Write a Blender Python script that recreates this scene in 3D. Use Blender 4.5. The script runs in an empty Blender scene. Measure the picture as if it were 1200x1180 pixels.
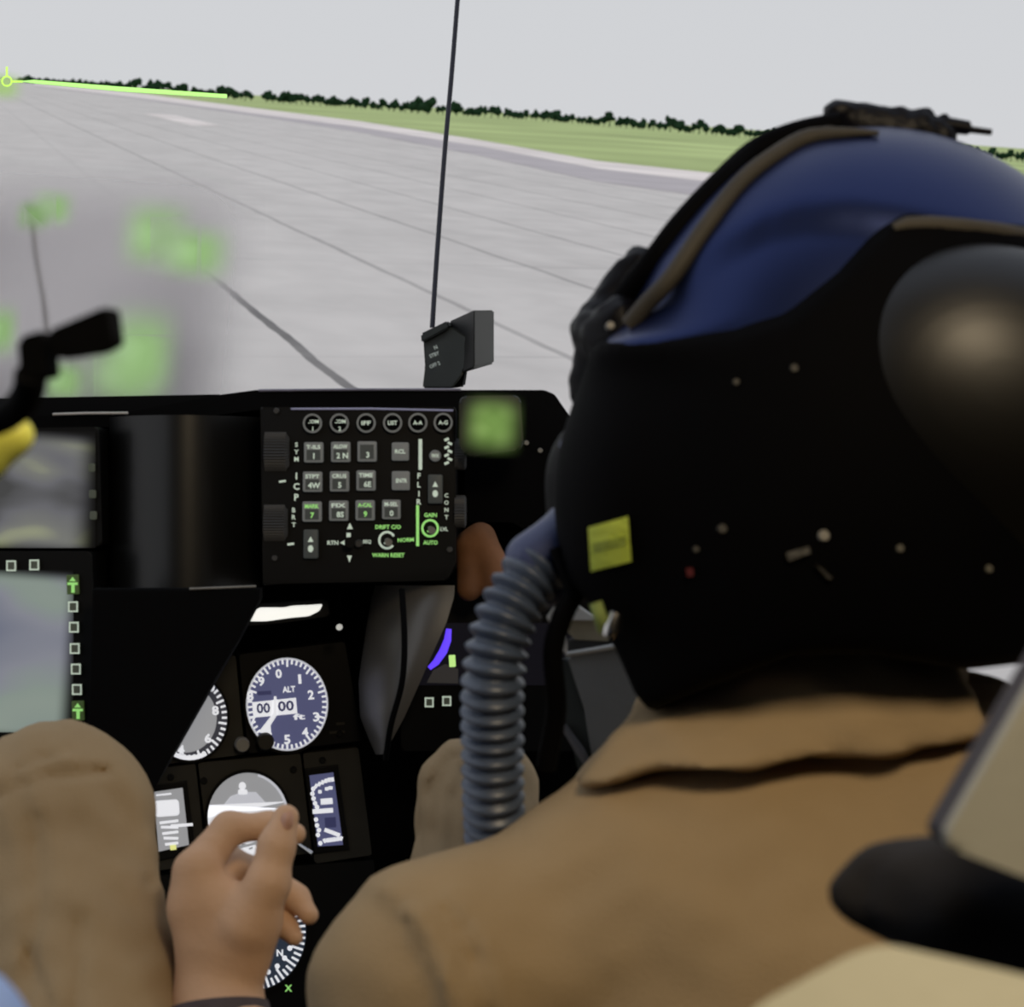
import bpy, bmesh, math, random
import numpy as np
from mathutils import Vector, Matrix

random.seed(4)
S = bpy.context.scene
COL = S.collection
FPX = 2400.0                       # focal length in pixels of the 1200 px wide frame
ROLL, PITCH, EYE = math.radians(4.0), math.radians(10.8), 2.6
FLOOR_Z = 1.3

# ------------------------------------------------------------------ camera
CR = Matrix.Rotation(math.pi / 2 - PITCH, 4, 'X') @ Matrix.Rotation(ROLL, 4, 'Z')
CAMM = Matrix.Translation((0, 0, EYE)) @ CR
FM = CAMM @ Matrix(((1, 0, 0, 0), (0, 0, 1, 0), (0, -1, 0, 0), (0, 0, 0, 1)))   # cockpit axes: right, ahead, up
FMI = FM.inverted()
cd = bpy.data.cameras.new('camera')
cam = bpy.data.objects.new('camera', cd)
COL.objects.link(cam)
cam.matrix_world = CAMM
cd.sensor_width = 36.0
cd.lens = 36.0 * FPX / 1200.0
cd.clip_start, cd.clip_end = 0.05, 6000
cd.dof.use_dof = True
cd.dof.focus_distance = 2.5
cd.dof.aperture_fstop = (cd.lens / 1000.0) / 0.0042
S.camera = cam

# ------------------------------------------------------------------ world, sun, room lamps, exposure
S.view_settings.view_transform = 'Standard'
S.view_settings.look = 'None'
S.view_settings.gamma = 1.0
S.view_settings.exposure = 0.0
S.view_settings.use_curve_mapping = False
W = bpy.data.worlds.new('overcast_sky')
S.world = W
W.use_nodes = True
nt = W.node_tree
nt.nodes.clear()
tc = nt.nodes.new('ShaderNodeTexCoord')
sx = nt.nodes.new('ShaderNodeSeparateXYZ')
rp = nt.nodes.new('ShaderNodeValToRGB')
rp.color_ramp.elements[0].position = 0.0
rp.color_ramp.elements[0].color = (0.64, 0.65, 0.672, 1)
rp.color_ramp.elements[1].position = 0.35
rp.color_ramp.elements[1].color = (0.61, 0.635, 0.67, 1)
e = rp.color_ramp.elements.new(0.9)
e.color = (0.50, 0.56, 0.68, 1)
bg = nt.nodes.new('ShaderNodeBackground')
bg.inputs[1].default_value = 1.0
ow = nt.nodes.new('ShaderNodeOutputWorld')
nt.links.new(tc.outputs['Generated'], sx.inputs[0])
nt.links.new(sx.outputs['Z'], rp.inputs[0])
nt.links.new(rp.outputs[0], bg.inputs[0])
nt.links.new(bg.outputs[0], ow.inputs[0])


def light(name, kind, loc, target, energy, color, size=0.3):
    d = bpy.data.lights.new(name, kind)
    d.energy, d.color = energy, color
    if kind == 'AREA':
        d.shape, d.size = 'DISK', size
    if kind == 'SUN':
        d.angle = math.radians(6)
    o = bpy.data.objects.new(name, d)
    COL.objects.link(o)
    o.location = loc
    o.rotation_euler = (Vector(target) - Vector(loc)).to_track_quat('-Z', 'Y').to_euler()
    return o


light('sun', 'SUN', (0.9, -6, 8), (0, 0, 0), 1.45, (1, 0.95, 0.88))
light('warm_room_lamp', 'AREA', FM @ Vector((0.24, 0.16, 0.50)), FM @ Vector((0.12, 1.0, -0.20)), 4.8, (1.0, 0.80, 0.53), 0.26)


# ------------------------------------------------------------------ materials
def srgb(c):
    return tuple((v / 255 / 12.92) if v <= 10 else ((v / 255 + 0.055) / 1.055) ** 2.4 for v in c)


def mat(name, color, rough=0.6, metal=0.0, emit=None, estr=1.0, noise=0.0, nscale=60, bump=0.0, bscale=200, spec=0.5, coat=0.0):
    m = bpy.data.materials.new(name)
    m.use_nodes = True
    n = m.node_tree
    b = n.nodes['Principled BSDF']
    c = tuple(color) + (1,)
    b.inputs['Base Color'].default_value = c
    b.inputs['Roughness'].default_value = rough
    b.inputs['Metallic'].default_value = metal
    b.inputs['Specular IOR Level'].default_value = spec
    b.inputs['Coat Weight'].default_value = coat
    if emit:
        b.inputs['Emission Color'].default_value = tuple(emit) + (1,)
        b.inputs['Emission Strength'].default_value = estr
    t = n.nodes.new('ShaderNodeTexCoord')
    if noise:
        nz = n.nodes.new('ShaderNodeTexNoise')
        nz.inputs['Scale'].default_value = nscale
        nz.inputs['Detail'].default_value = 4
        n.links.new(t.outputs['Object'], nz.inputs['Vector'])
        r = n.nodes.new('ShaderNodeValToRGB')
        r.color_ramp.elements[0].position, r.color_ramp.elements[1].position = 0.3, 0.7
        r.color_ramp.elements[0].color = tuple(v * (1 - noise) for v in color) + (1,)
        r.color_ramp.elements[1].color = tuple(min(1, v * (1 + noise)) for v in color) + (1,)
        n.links.new(nz.outputs['Fac'], r.inputs[0])
        n.links.new(r.outputs[0], b.inputs['Base Color'])
    if bump:
        nb = n.nodes.new('ShaderNodeTexNoise')
        nb.inputs['Scale'].default_value = bscale
        nb.inputs['Detail'].default_value = 3
        n.links.new(t.outputs['Object'], nb.inputs['Vector'])
        bp = n.nodes.new('ShaderNodeBump')
        bp.inputs['Strength'].default_value = bump
        bp.inputs['Distance'].default_value = 0.003
        n.links.new(nb.outputs['Fac'], bp.inputs['Height'])
        n.links.new(bp.outputs[0], b.inputs['Normal'])
    return m


BLACK = mat('black_paint', srgb((9, 9, 9)), 0.6, noise=0.15, nscale=30, spec=0.18)
MATTE = mat('matte_black', srgb((5, 5, 6)), 0.85, bump=0.1, bscale=400, spec=0.1)
GLOSSB = mat('satin_black', srgb((15, 15, 14)), 0.38, spec=0.5, bump=0.02, bscale=80)
PANEL = mat('instrument_panel_grey', srgb((44, 42, 36)), 0.6, noise=0.12, nscale=50, spec=0.3)
WHEEL = mat('thumbwheel_black', srgb((60, 60, 60)), 0.5, bump=0.1)
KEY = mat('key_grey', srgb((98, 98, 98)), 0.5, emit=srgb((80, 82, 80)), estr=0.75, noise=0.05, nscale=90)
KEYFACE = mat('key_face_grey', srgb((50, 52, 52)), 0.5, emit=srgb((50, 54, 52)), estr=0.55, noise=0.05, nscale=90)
LEG = mat('lit_legend', srgb((150, 160, 150)), 0.5, emit=srgb((168, 180, 165)), estr=0.9, noise=0.08, nscale=500)
LEGG = mat('lit_green_legend', srgb((110, 150, 90)), 0.5, emit=srgb((140, 205, 110)), estr=0.9, noise=0.08, nscale=500)
DIALW = mat('lit_dial_white', srgb((200, 200, 200)), 0.5, emit=srgb((222, 224, 230)), estr=0.9, noise=0.05, nscale=200)
DIALB = mat('lit_dial_blue', srgb((60, 62, 90)), 0.5, emit=srgb((76, 79, 112)), estr=0.9, noise=0.12, nscale=40)
DIALBD = mat('lit_dial_dark_blue', srgb((40, 42, 60)), 0.5, emit=srgb((48, 50, 84)), estr=0.9, noise=0.1, nscale=40)
DIALG = mat('lit_dial_grey', srgb((120, 120, 122)), 0.5, emit=srgb((143, 144, 147)), estr=0.9, noise=0.06, nscale=25)
DIALL = mat('lit_dial_light_grey', srgb((170, 170, 175)), 0.5, emit=srgb((180, 182, 190)), estr=0.9, noise=0.05, nscale=25)
SUIT = mat('tan_flight_suit_cloth', srgb((168, 146, 114)), 0.95, noise=0.07, nscale=14, bump=0.25, bscale=900, spec=0.1)
SKIN = mat('skin', srgb((206, 168, 136)), 0.6, noise=0.08, nscale=25, bump=0.12, bscale=260, spec=0.3)
NAIL = mat('nail', srgb((204, 160, 140)), 0.35, noise=0.04, nscale=80)
NAVY = mat('navy_helmet_paint', (0.020, 0.032, 0.108), 0.36, metal=0.8, noise=0.08, nscale=9, bump=0.02, bscale=300)
HBLACK = mat('black_seal_and_shade', srgb((4, 4, 6)), 0.75, spec=0.05, noise=0.1, nscale=20)  # black of the visor seal, also put in for the lower shell's shade
HEAR = mat('satin_dark_shell', srgb((9, 8, 6)), 0.44, spec=0.55, noise=0.05, nscale=14)
STRAP = mat('dark_olive_edging', srgb((58, 54, 46)), 0.7, noise=0.12, nscale=60)
HOSE = mat('blue_grey_rubber', srgb((72, 84, 106)), 0.38, spec=0.6, noise=0.08, nscale=60)
VALVE = mat('blue_valve_plastic', srgb((62, 72, 112)), 0.4, noise=0.08, nscale=40)
CREAM = mat('cream_vinyl', srgb((166, 166, 158)), 0.55, noise=0.04, nscale=8, bump=0.05)
SHADEBLK = mat('shade_black', srgb((26, 26, 32)), 0.9, bump=0.2, bscale=500)
CHROME = mat('bright_metal', srgb((210, 208, 205)), 0.25, metal=1.0, noise=0.05, nscale=50)
GREYM = mat('dull_grey_metal', srgb((130, 128, 122)), 0.5, noise=0.1, nscale=40)


def grad_emit(name, stops, strength, alpha=False, spread=0.5, base=(0.02, 0.02, 0.02), scale=6.0):
    """A lit display whose picture is soft: brightness and colour blotches from noise; alpha=True is projected light on glass."""
    m = bpy.data.materials.new(name)
    m.use_nodes = True
    n = m.node_tree
    n.nodes.clear()
    out = n.nodes.new('ShaderNodeOutputMaterial')
    em = n.nodes.new('ShaderNodeEmission')
    em.inputs[1].default_value = strength
    t = n.nodes.new('ShaderNodeTexCoord')
    nz = n.nodes.new('ShaderNodeTexNoise')
    nz.inputs['Scale'].default_value = scale
    nz.inputs['Detail'].default_value = 0.5
    n.links.new(t.outputs['Generated'], nz.inputs['Vector'])
    r = n.nodes.new('ShaderNodeValToRGB')
    while len(r.color_ramp.elements) < len(stops):
        r.color_ramp.elements.new(0.5)
    for el, (p, c) in zip(r.color_ramp.elements, stops):
        el.position = p
        el.color = tuple(srgb(c)) + (1,)
    n.links.new(nz.outputs['Fac'], r.inputs[0])
    n.links.new(r.outputs[0], em.inputs[0])
    # soft rounded edge of the lit area
    g = n.nodes.new('ShaderNodeVectorMath')
    g.operation = 'SUBTRACT'
    g.inputs[1].default_value = (0.5, 0.5, 0.5)
    n.links.new(t.outputs['Generated'], g.inputs[0])
    ab = n.nodes.new('ShaderNodeVectorMath')
    ab.operation = 'ABSOLUTE'
    n.links.new(g.outputs[0], ab.inputs[0])
    sp = n.nodes.new('ShaderNodeSeparateXYZ')
    n.links.new(ab.outputs[0], sp.inputs[0])

    def edge(sock):
        q = n.nodes.new('ShaderNodeMapRange')
        q.interpolation_type = 'SMOOTHERSTEP'
        q.inputs['From Min'].default_value = 0.5
        q.inputs['From Max'].default_value = 0.5 - spread
        n.links.new(sock, q.inputs['Value'])
        return q.outputs[0]
    mul = n.nodes.new('ShaderNodeMath')
    mul.operation = 'MULTIPLY'
    n.links.new(edge(sp.outputs['X']), mul.inputs[0])
    n.links.new(edge(sp.outputs['Z']), mul.inputs[1])
    mx = n.nodes.new('ShaderNodeMixShader')
    if alpha:
        low = n.nodes.new('ShaderNodeBsdfTransparent')
    else:
        low = n.nodes.new('ShaderNodeBsdfDiffuse')
        low.inputs[0].default_value = base + (1,)
    n.links.new(mul.outputs[0], mx.inputs[0])
    n.links.new(low.outputs[0], mx.inputs[1])
    n.links.new(em.outputs[0], mx.inputs[2])
    n.links.new(mx.outputs[0], out.inputs[0])
    return m


# ------------------------------------------------------------------ geometry helpers
ORG = {}


def P(px, py, d):
    """A point of the cockpit at distance d ahead, seen at that place of the frame."""
    return Vector(((px - 600) / FPX * d, d, (590 - py) / FPX * d))


class Plane:
    """A panel's own plane: a point and a facing; px outlines are laid onto it."""
    def __init__(self, px, py, d, yaw=0, pitch=0):
        self.p = P(px, py, d)
        r = Matrix.Rotation(math.radians(yaw), 3, 'Z') @ Matrix.Rotation(math.radians(pitch), 3, 'X')
        self.n = r @ Vector((0, -1, 0))

    def at(self, px, py, off=0.0):
        q = self.p + self.n * off
        r = Vector(((px - 600) / FPX, 1, (590 - py) / FPX))
        return r * (q.dot(self.n) / r.dot(self.n))


def props(o, label=None, cat=None, group=None, kind=None):
    if label:
        o['label'] = label
    if cat:
        o['category'] = cat
    if group:
        o['group'] = group
    if kind:
        o['kind'] = kind
    return o


def empty(name, base, label=None, cat=None, group=None, world=False):
    o = bpy.data.objects.new(name, None)
    COL.objects.link(o)
    o.location = base if world else FM @ Vector(base)
    o.empty_display_size = 0.02
    ORG[o.name] = Vector(o.location)
    return props(o, label, cat, group)


def obj(name, bm, material, parent=None, label=None, cat=None, group=None, kind=None, smooth=False, world=False, recalc=True):
    """Links a bmesh (cockpit axes, or world ones) as one mesh object under its parent."""
    if recalc:
        bmesh.ops.recalc_face_normals(bm, faces=bm.faces)
    if not world:
        bm.transform(FM)
    if parent is not None:
        o0 = ORG[parent.name]
    else:
        vs = [v.co for v in bm.verts]
        mn = Vector([min(v[i] for v in vs) for i in range(3)])
        mxx = Vector([max(v[i] for v in vs) for i in range(3)])
        o0 = Vector(((mn.x + mxx.x) / 2, (mn.y + mxx.y) / 2, mn.z))
    bmesh.ops.translate(bm, verts=bm.verts, vec=-o0)
    me = bpy.data.meshes.new(name)
    bm.to_mesh(me)
    bm.free()
    me.materials.append(material)
    if smooth:
        me.polygons.foreach_set('use_smooth', [True] * len(me.polygons))
        if smooth != 'all':
            me.set_sharp_from_angle(angle=math.radians(40))
    o = bpy.data.objects.new(name, me)
    COL.objects.link(o)
    if parent is not None:
        o.parent = parent
    else:
        o.location = o0
    ORG[o.name] = o0
    return props(o, label, cat, group, kind)


def prism(bm, poly, pl, z0, z1, bevel=0.0):
    """Outline in px laid on plane pl, from offset z0 (deep) to z1 (towards the viewer)."""
    # px outline placed at z1 and pushed along the normal so walls are square to the plane
    top = [pl.at(x, y, z1) for x, y in poly]
    bot = [t - pl.n * (z1 - z0) for t in top]
    a = [bm.verts.new(v) for v in bot]
    b = [bm.verts.new(v) for v in top]
    n = len(a)
    fs = [bm.faces.new(b), bm.faces.new(a[::-1])]
    for i in range(n):
        fs.append(bm.faces.new((a[i], a[(i + 1) % n], b[(i + 1) % n], b[i])))
    if bevel:
        es = [e for e in fs[0].edges]
        bmesh.ops.bevel(bm, geom=es, offset=bevel, segments=2, affect='EDGES', profile=0.6)


def flat(bm, poly, pl, off):
    bm.faces.new([bm.verts.new(pl.at(x, y, off)) for x, y in poly])


def ellipse(cx, cy, rx, ry, n=48, a0=0, a1=360):
    full = abs(a1 - a0) >= 360
    k = n if full else n + 1
    return [(cx + rx * math.cos(math.radians(a0 + (a1 - a0) * i / n)), cy + ry * math.sin(math.radians(a0 + (a1 - a0) * i / n))) for i in range(k)]


def ring(bm, cx, cy, rx, ry, t, pl, z0, z1, n=48, a0=0, a1=360):
    o = [pl.at(x, y, z1) for x, y in ellipse(cx, cy, rx, ry, n, a0, a1)]
    i_ = [pl.at(x, y, z1) for x, y in ellipse(cx, cy, rx - t, ry - t, n, a0, a1)]
    A = [bm.verts.new(v) for v in o]
    B = [bm.verts.new(v) for v in i_]
    C = [bm.verts.new(v - pl.n * (z1 - z0)) for v in o]
    D = [bm.verts.new(v - pl.n * (z1 - z0)) for v in i_]
    m = len(A)
    for k in range(m if a1 - a0 >= 360 else m - 1):
        j = (k + 1) % m
        for q in ((A, B), (C, A), (B, D), (D, C)):
            bm.faces.new((q[0][k], q[0][j], q[1][j], q[1][k]))


def rect(cx, cy, w, h, ang=0.0, r=0.0):
    pts = []
    if r:
        for sx_, sy_, a in ((1, 1, 0), (-1, 1, 90), (-1, -1, 180), (1, -1, 270)):
            for k in range(4):
                t = math.radians(a + 30 * k)
                pts.append((sx_ * (w / 2 - r) + r * math.cos(t), sy_ * (h / 2 - r) + r * math.sin(t)))
    else:
        pts = [(-w / 2, -h / 2), (w / 2, -h / 2), (w / 2, h / 2), (-w / 2, h / 2)]
    c, s = math.cos(math.radians(ang)), math.sin(math.radians(ang))
    return [(cx + x * c - y * s, cy + x * s + y * c) for x, y in pts]


def rounded(poly, r, k=5):
    """Rounds the corners of a px outline."""
    out = []
    n = len(poly)
    for i in range(n):
        a, b, c = Vector(poly[i - 1]), Vector(poly[i]), Vector(poly[(i + 1) % n])
        rr = min(r, (a - b).length * 0.45, (c - b).length * 0.45)
        p, q = b + (a - b).normalized() * rr, b + (c - b).normalized() * rr
        for j in range(k + 1):
            t = j / k
            v = p * (1 - t) ** 2 + b * 2 * t * (1 - t) + q * t * t
            out.append((v.x, v.y))
    return out


GL = {}


def glyphs(s):
    if s not in GL:
        c = bpy.data.curves.new('t', 'FONT')
        c.body = s
        c.size = 1.0
        c.offset = 0.03
        c.resolution_u = 2
        o = bpy.data.objects.new('t', c)
        COL.objects.link(o)
        bpy.context.view_layer.update()
        ev = o.evaluated_get(bpy.context.evaluated_depsgraph_get())
        me = ev.to_mesh()
        vs = [(v.co.x, v.co.y) for v in me.vertices]
        fs = [tuple(p.vertices) for p in me.polygons]
        ev.to_mesh_clear()
        bpy.data.objects.remove(o)
        bpy.data.curves.remove(c)
        xs, ys = [v[0] for v in vs], [v[1] for v in vs]
        cx, cy = (min(xs) + max(xs)) / 2, (min(ys) + max(ys)) / 2
        GL[s] = ([(x - cx, y - cy) for x, y in vs], fs, max(xs) - min(xs), max(ys) - min(ys))
    return GL[s]


def text(bm, s, cx, cy, h, pl, off, ang=0.0, w=None):
    """Lettering h px high (w px wide) centred at cx, cy on the plane."""
    vs, fs, gw, gh = glyphs(s)
    ky = h / gh
    kx = (w / gw) if w else ky
    c, sn = math.cos(math.radians(ang)), math.sin(math.radians(ang))
    q = []
    for x, y in vs:
        x, y = x * kx, -y * ky
        q.append(bm.verts.new(pl.at(cx + x * c - y * sn, cy + x * sn + y * c, off)))
    for f in fs:
        try:
            bm.faces.new([q[i] for i in f])
        except ValueError:
            pass


def tube(bm, pts, rad, seg=12, flatten=1.0, cap=True, closed=False):
    pts = [Vector(p) for p in pts]
    n = len(pts)
    rads = rad if isinstance(rad, (list, tuple)) else [rad] * n
    t0 = (pts[1] - pts[0]).normalized()
    up = Vector((0, 0, 1)) if abs(t0.z) < 0.9 else Vector((0, 1, 0))
    u = t0.cross(up).normalized()
    rings = []
    for i in range(n):
        t = (pts[min(i + 1, n - 1)] - pts[max(i - 1, 0)]).normalized()
        u = (u - t * u.dot(t)).normalized()
        v = t.cross(u)
        rings.append([bm.verts.new(pts[i] + (u * math.cos(2 * math.pi * k / seg) + v * math.sin(2 * math.pi * k / seg) * flatten) * rads[i]) for k in range(seg)])
    for i in range(n - 1):
        for k in range(seg):
            bm.faces.new((rings[i][k], rings[i][(k + 1) % seg], rings[i + 1][(k + 1) % seg], rings[i + 1][k]))
    if cap:
        bm.faces.new(rings[0][::-1])
        bm.faces.new(rings[-1])


def spline(pts, n):
    """Catmull-Rom through points."""
    pts = [Vector(p) for p in pts]
    q = [pts[0] * 2 - pts[1]] + pts + [pts[-1] * 2 - pts[-2]]
    out = []
    for i in range(n + 1):
        t = i / n * (len(pts) - 1)
        k = min(int(t), len(pts) - 2)
        f = t - k
        a, b, c, d = q[k:k + 4]
        out.append(0.5 * ((2 * b) + (c - a) * f + (2 * a - 5 * b + 4 * c - d) * f * f + (3 * b - a - 3 * c + d) * f ** 3))
    return out


def disc(bm, c, n, r, depth, seg=16, bev=0.2):
    """A round button: axis n towards the viewer."""
    n = Vector(n).normalized()
    c = Vector(c)
    tube(bm, [c - n * depth, c, c + n * depth * 0.6, c + n * depth * 0.85], [r, r, r * (1 - bev * 0.3), r * (1 - bev)], seg)


def box_w(bm, x0, x1, y0, y1, z0, z1):
    v = [bm.verts.new((x, y, z)) for z in (z0, z1) for x, y in ((x0, y0), (x1, y0), (x1, y1), (x0, y1))]
    for f in ((0, 1, 2, 3), (4, 5, 6, 7), (0, 1, 5, 4), (1, 2, 6, 5), (2, 3, 7, 6), (3, 0, 4, 7)):
        bm.faces.new([v[i] for i in f])


# ---- solid modelling on a grid: distance fields turned into one continuous surface
def surface(fn, lo, hi, h):
    lo, hi = np.array(lo, float), np.array(hi, float)
    n = np.ceil((hi - lo) / h).astype(int) + 1
    ax = [lo[i] + h * np.arange(n[i]) for i in range(3)]
    G = np.stack(np.meshgrid(*ax, indexing='ij'), -1)
    D = fn(G)
    s = D < 0
    c = [s[i:n[0] - 1 + i, j:n[1] - 1 + j, k:n[2] - 1 + k] for i in (0, 1) for j in (0, 1) for k in (0, 1)]
    cnt = sum(x.astype(np.int8) for x in c)
    act = (cnt > 0) & (cnt < 8)
    idx = -np.ones(act.shape, int)
    cells = np.argwhere(act)
    idx[act] = np.arange(len(cells))
    acc = np.zeros((len(cells), 3))
    num = np.zeros(len(cells))
    corners = [(i, j, k) for i in (0, 1) for j in (0, 1) for k in (0, 1)]
    for a in corners:
        for b in corners:
            if a < b and sum(abs(p - q) for p, q in zip(a, b)) == 1:
                da = D[tuple((cells + a).T)]
                db = D[tuple((cells + b).T)]
                m = (da < 0) != (db < 0)
                t = np.where(m, da / np.where(m, da - db, 1), 0)
                pt = np.array(a) + t[:, None] * (np.array(b) - np.array(a))
                acc += pt * m[:, None]
                num += m
    V = lo + h * (cells + acc / num[:, None])
    quads = []
    for axn in range(3):
        o1, o2 = [(1, 2), (2, 0), (0, 1)][axn]
        d = np.zeros(3, int)
        d[axn] = 1
        sl0 = [slice(1, -1)] * 3
        sl0[axn] = slice(0, n[axn] - 1)
        sl1 = list(sl0)
        sl1[axn] = slice(1, n[axn])
        x0, x1 = s[tuple(sl0)], s[tuple(sl1)]
        e = np.argwhere(x0 != x1)
        flip = x0[tuple(e.T)]
        off = np.ones(3, int)
        off[axn] = 0
        e = e + off
        u, v = np.zeros(3, int), np.zeros(3, int)
        u[o1], v[o2] = 1, 1
        q = np.stack([idx[tuple((e - u - v).T)], idx[tuple((e - v).T)], idx[tuple(e.T)], idx[tuple((e - u).T)]], 1)
        q[~flip] = q[~flip][:, ::-1]
        quads.append(q)
    F = np.concatenate(quads)
    F = F[(F >= 0).all(1)]
    return V, F


def surf_obj(name, fn, lo, hi, h, material, parent=None, extra=None, mats=None, **kw):
    V, F = surface(fn, lo, hi, h)
    sets = [(V, F)] + (extra or [])
    bm = bmesh.new()
    for V, F in sets:
        vs = [bm.verts.new(v) for v in V]
        for f in F.tolist():
            bm.faces.new([vs[i] for i in f])
    return obj(name, bm, material, parent, smooth='all', recalc=False, **kw)


def cone_(G, a, b, ra, rb, sq=None):
    a, b = np.array(a), np.array(b)
    q = np.ones(3) if sq is None else np.array(sq)
    d = (b - a) * q
    p = (G - a) * q
    t = np.clip((p @ d) / (d @ d), 0, 1)
    return np.linalg.norm(p - t[..., None] * d, axis=-1) - (ra + (rb - ra) * t)


def ell(G, c, r):
    p = G - np.array(c)
    r = np.array(r)
    k0 = np.linalg.norm(p / r, axis=-1)
    k1 = np.linalg.norm(p / (r * r), axis=-1) + 1e-9
    return k0 * (k0 - 1) / k1


def smin(a, b, k):
    h = np.clip(0.5 + 0.5 * (b - a) / k, 0, 1)
    return b + (a - b) * h - k * h * (1 - h)


def smins(k, *ds):
    r = ds[0]
    for d in ds[1:]:
        r = smin(r, d, k)
    return r


def pxpy(G):
    return 600 + FPX * G[..., 0] / G[..., 1], 590 - FPX * G[..., 2] / G[..., 1]


def wob(G, s, seed=0):
    x, y, z = G[..., 0] * s, G[..., 1] * s, G[..., 2] * s
    return (np.sin(x * 1.7 + 2.1 * np.sin(z * 1.1 + seed) + seed) + np.sin(z * 2.3 + 1.7 * np.sin(x * 0.9 + seed * 2) + y) + np.sin(y * 1.9 + x * 1.3 + seed)) / 3


def V3(px, py, d):
    return np.array(P(px, py, d))


# ------------------------------------------------------------------ the world outside (world axes)
def ground_at(px, py):
    r = FM.to_3x3() @ Vector(((px - 600) / FPX, 1, (590 - py) / FPX))
    t = EYE / -r.z
    return Vector((r.x * t, r.y * t, 0))


def concrete():
    m = bpy.data.materials.new('tarmac_concrete')
    m.use_nodes = True
    n = m.node_tree
    b = n.nodes['Principled BSDF']
    b.inputs['Roughness'].default_value = 0.9
    b.inputs['Specular IOR Level'].default_value = 0.1
    t = n.nodes.new('ShaderNodeTexCoord')
    mp = n.nodes.new('ShaderNodeMapping')
    mp.vector_type = 'TEXTURE'
    mp.inputs['Rotation'].default_value = (0, 0, math.radians(15.5))
    mp.inputs['Location'].default_value = (0, -2570, 0)   # the slab's own centre lies far ahead
    n.links.new(t.outputs['Object'], mp.inputs['Vector'])
    sp = n.nodes.new('ShaderNodeSeparateXYZ')
    n.links.new(mp.outputs[0], sp.inputs[0])

    def M(op, a, bb=None, c=None):
        q = n.nodes.new('ShaderNodeMath')
        q.operation = op
        for i, v in enumerate((a, bb, c)):
            if v is None:
                continue
            if isinstance(v, (int, float)):
                q.inputs[i].default_value = v
            else:
                n.links.new(v, q.inputs[i])
        return q.outputs[0]

    def joint(sock, phase, period, width):
        x = M('ADD', sock, -phase + period / 2)
        x = M('PINGPONG', M('SUBTRACT', M('MULTIPLY', M('FRACT', M('DIVIDE', x, period)), period), period / 2), 1e6)
        return M('LESS_THAN', x, width)
    wz = n.nodes.new('ShaderNodeTexNoise')
    wz.inputs['Scale'].default_value = 0.35
    wz.inputs['Detail'].default_value = 3
    n.links.new(mp.outputs[0], wz.inputs['Vector'])
    wx = M('MULTIPLY_ADD', wz.outputs['Fac'], 0.16, -0.08)
    j1 = joint(M('ADD', sp.outputs['X'], wx), 3.45, 3.0, 0.013)
    j2 = joint(M('ADD', M('ADD', sp.outputs['Y'], wx), M('MULTIPLY', sp.outputs['X'], -0.25)), 19.8, 12.0, 0.04)
    # stains stretched along and across
    def nz(scale, st, det=4):
        mm = n.nodes.new('ShaderNodeMapping')
        mm.inputs['Scale'].default_value = st
        n.links.new(mp.outputs[0], mm.inputs['Vector'])
        q = n.nodes.new('ShaderNodeTexNoise')
        q.inputs['Scale'].default_value = scale
        q.inputs['Detail'].default_value = det
        n.links.new(mm.outputs[0], q.inputs['Vector'])
        return q.outputs['Fac']
    mix = M('ADD', M('MULTIPLY', nz(0.9, (1.0, 0.5, 1)), 0.6), M('MULTIPLY', nz(0.12, (1, 0.35, 1)), 0.4))
    r = n.nodes.new('ShaderNodeValToRGB')
    r.color_ramp.elements[0].position, r.color_ramp.elements[1].position = 0.33, 0.62
    r.color_ramp.elements[0].color = (0.475, 0.45, 0.43, 1)
    r.color_ramp.elements[1].color = (0.575, 0.545, 0.52, 1)
    n.links.new(mix, r.inputs[0])
    nearj = M('MULTIPLY', M('LESS_THAN', M('ABSOLUTE', M('SUBTRACT', sp.outputs['X'], 3.45)), 1.0), M('LESS_THAN', sp.outputs['Y'], 34))
    isa = M('LESS_THAN', M('ABSOLUTE', M('SUBTRACT', sp.outputs['X'], 3.45)), 1.0)
    right = M('GREATER_THAN', sp.outputs['X'], 2.0)
    j1 = M('MULTIPLY', M('MULTIPLY', j1, right), M('MULTIPLY_ADD', nearj, 0.95, M('MULTIPLY_ADD', isa, -0.35, 0.5)))
    worn = nz(0.10, (1, 1, 1), 2)
    patchy = n.nodes.new('ShaderNodeMapRange')
    patchy.inputs['From Min'].default_value, patchy.inputs['From Max'].default_value = 0.40, 0.60
    n.links.new(worn, patchy.inputs['Value'])
    j2 = M('MULTIPLY', M('MULTIPLY', j2, 0.6), patchy.outputs[0])
    fade = M('MULTIPLY', M('MAXIMUM', j1, j2), M('MULTIPLY_ADD', nz(0.5, (1, 1, 1)), 0.5, 0.45))
    mx = n.nodes.new('ShaderNodeMix')
    mx.data_type = 'RGBA'
    n.links.new(fade, mx.inputs['Factor'])
    n.links.new(r.outputs[0], mx.inputs['A'])
    mx.inputs['B'].default_value = (0.07, 0.068, 0.07, 1)
    n.links.new(mx.outputs['Result'], b.inputs['Base Color'])
    return m


bm = bmesh.new()
box_w(bm, -2600, 2600, -60, 5200, -0.5, 0)
obj('ground', bm, concrete(), kind='structure', world=True, label='pale grey concrete tarmac with dark slab joints')


def strip(poly, z):
    b = bmesh.new()
    a = [b.verts.new((p.x, p.y, z)) for p in poly]
    c = [b.verts.new((p.x, p.y, -0.02)) for p in poly]
    b.faces.new(a)
    n_ = len(a)
    for i in range(n_):
        b.faces.new((a[i], a[(i + 1) % n_], c[(i + 1) % n_], c[i]))
    return b


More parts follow.
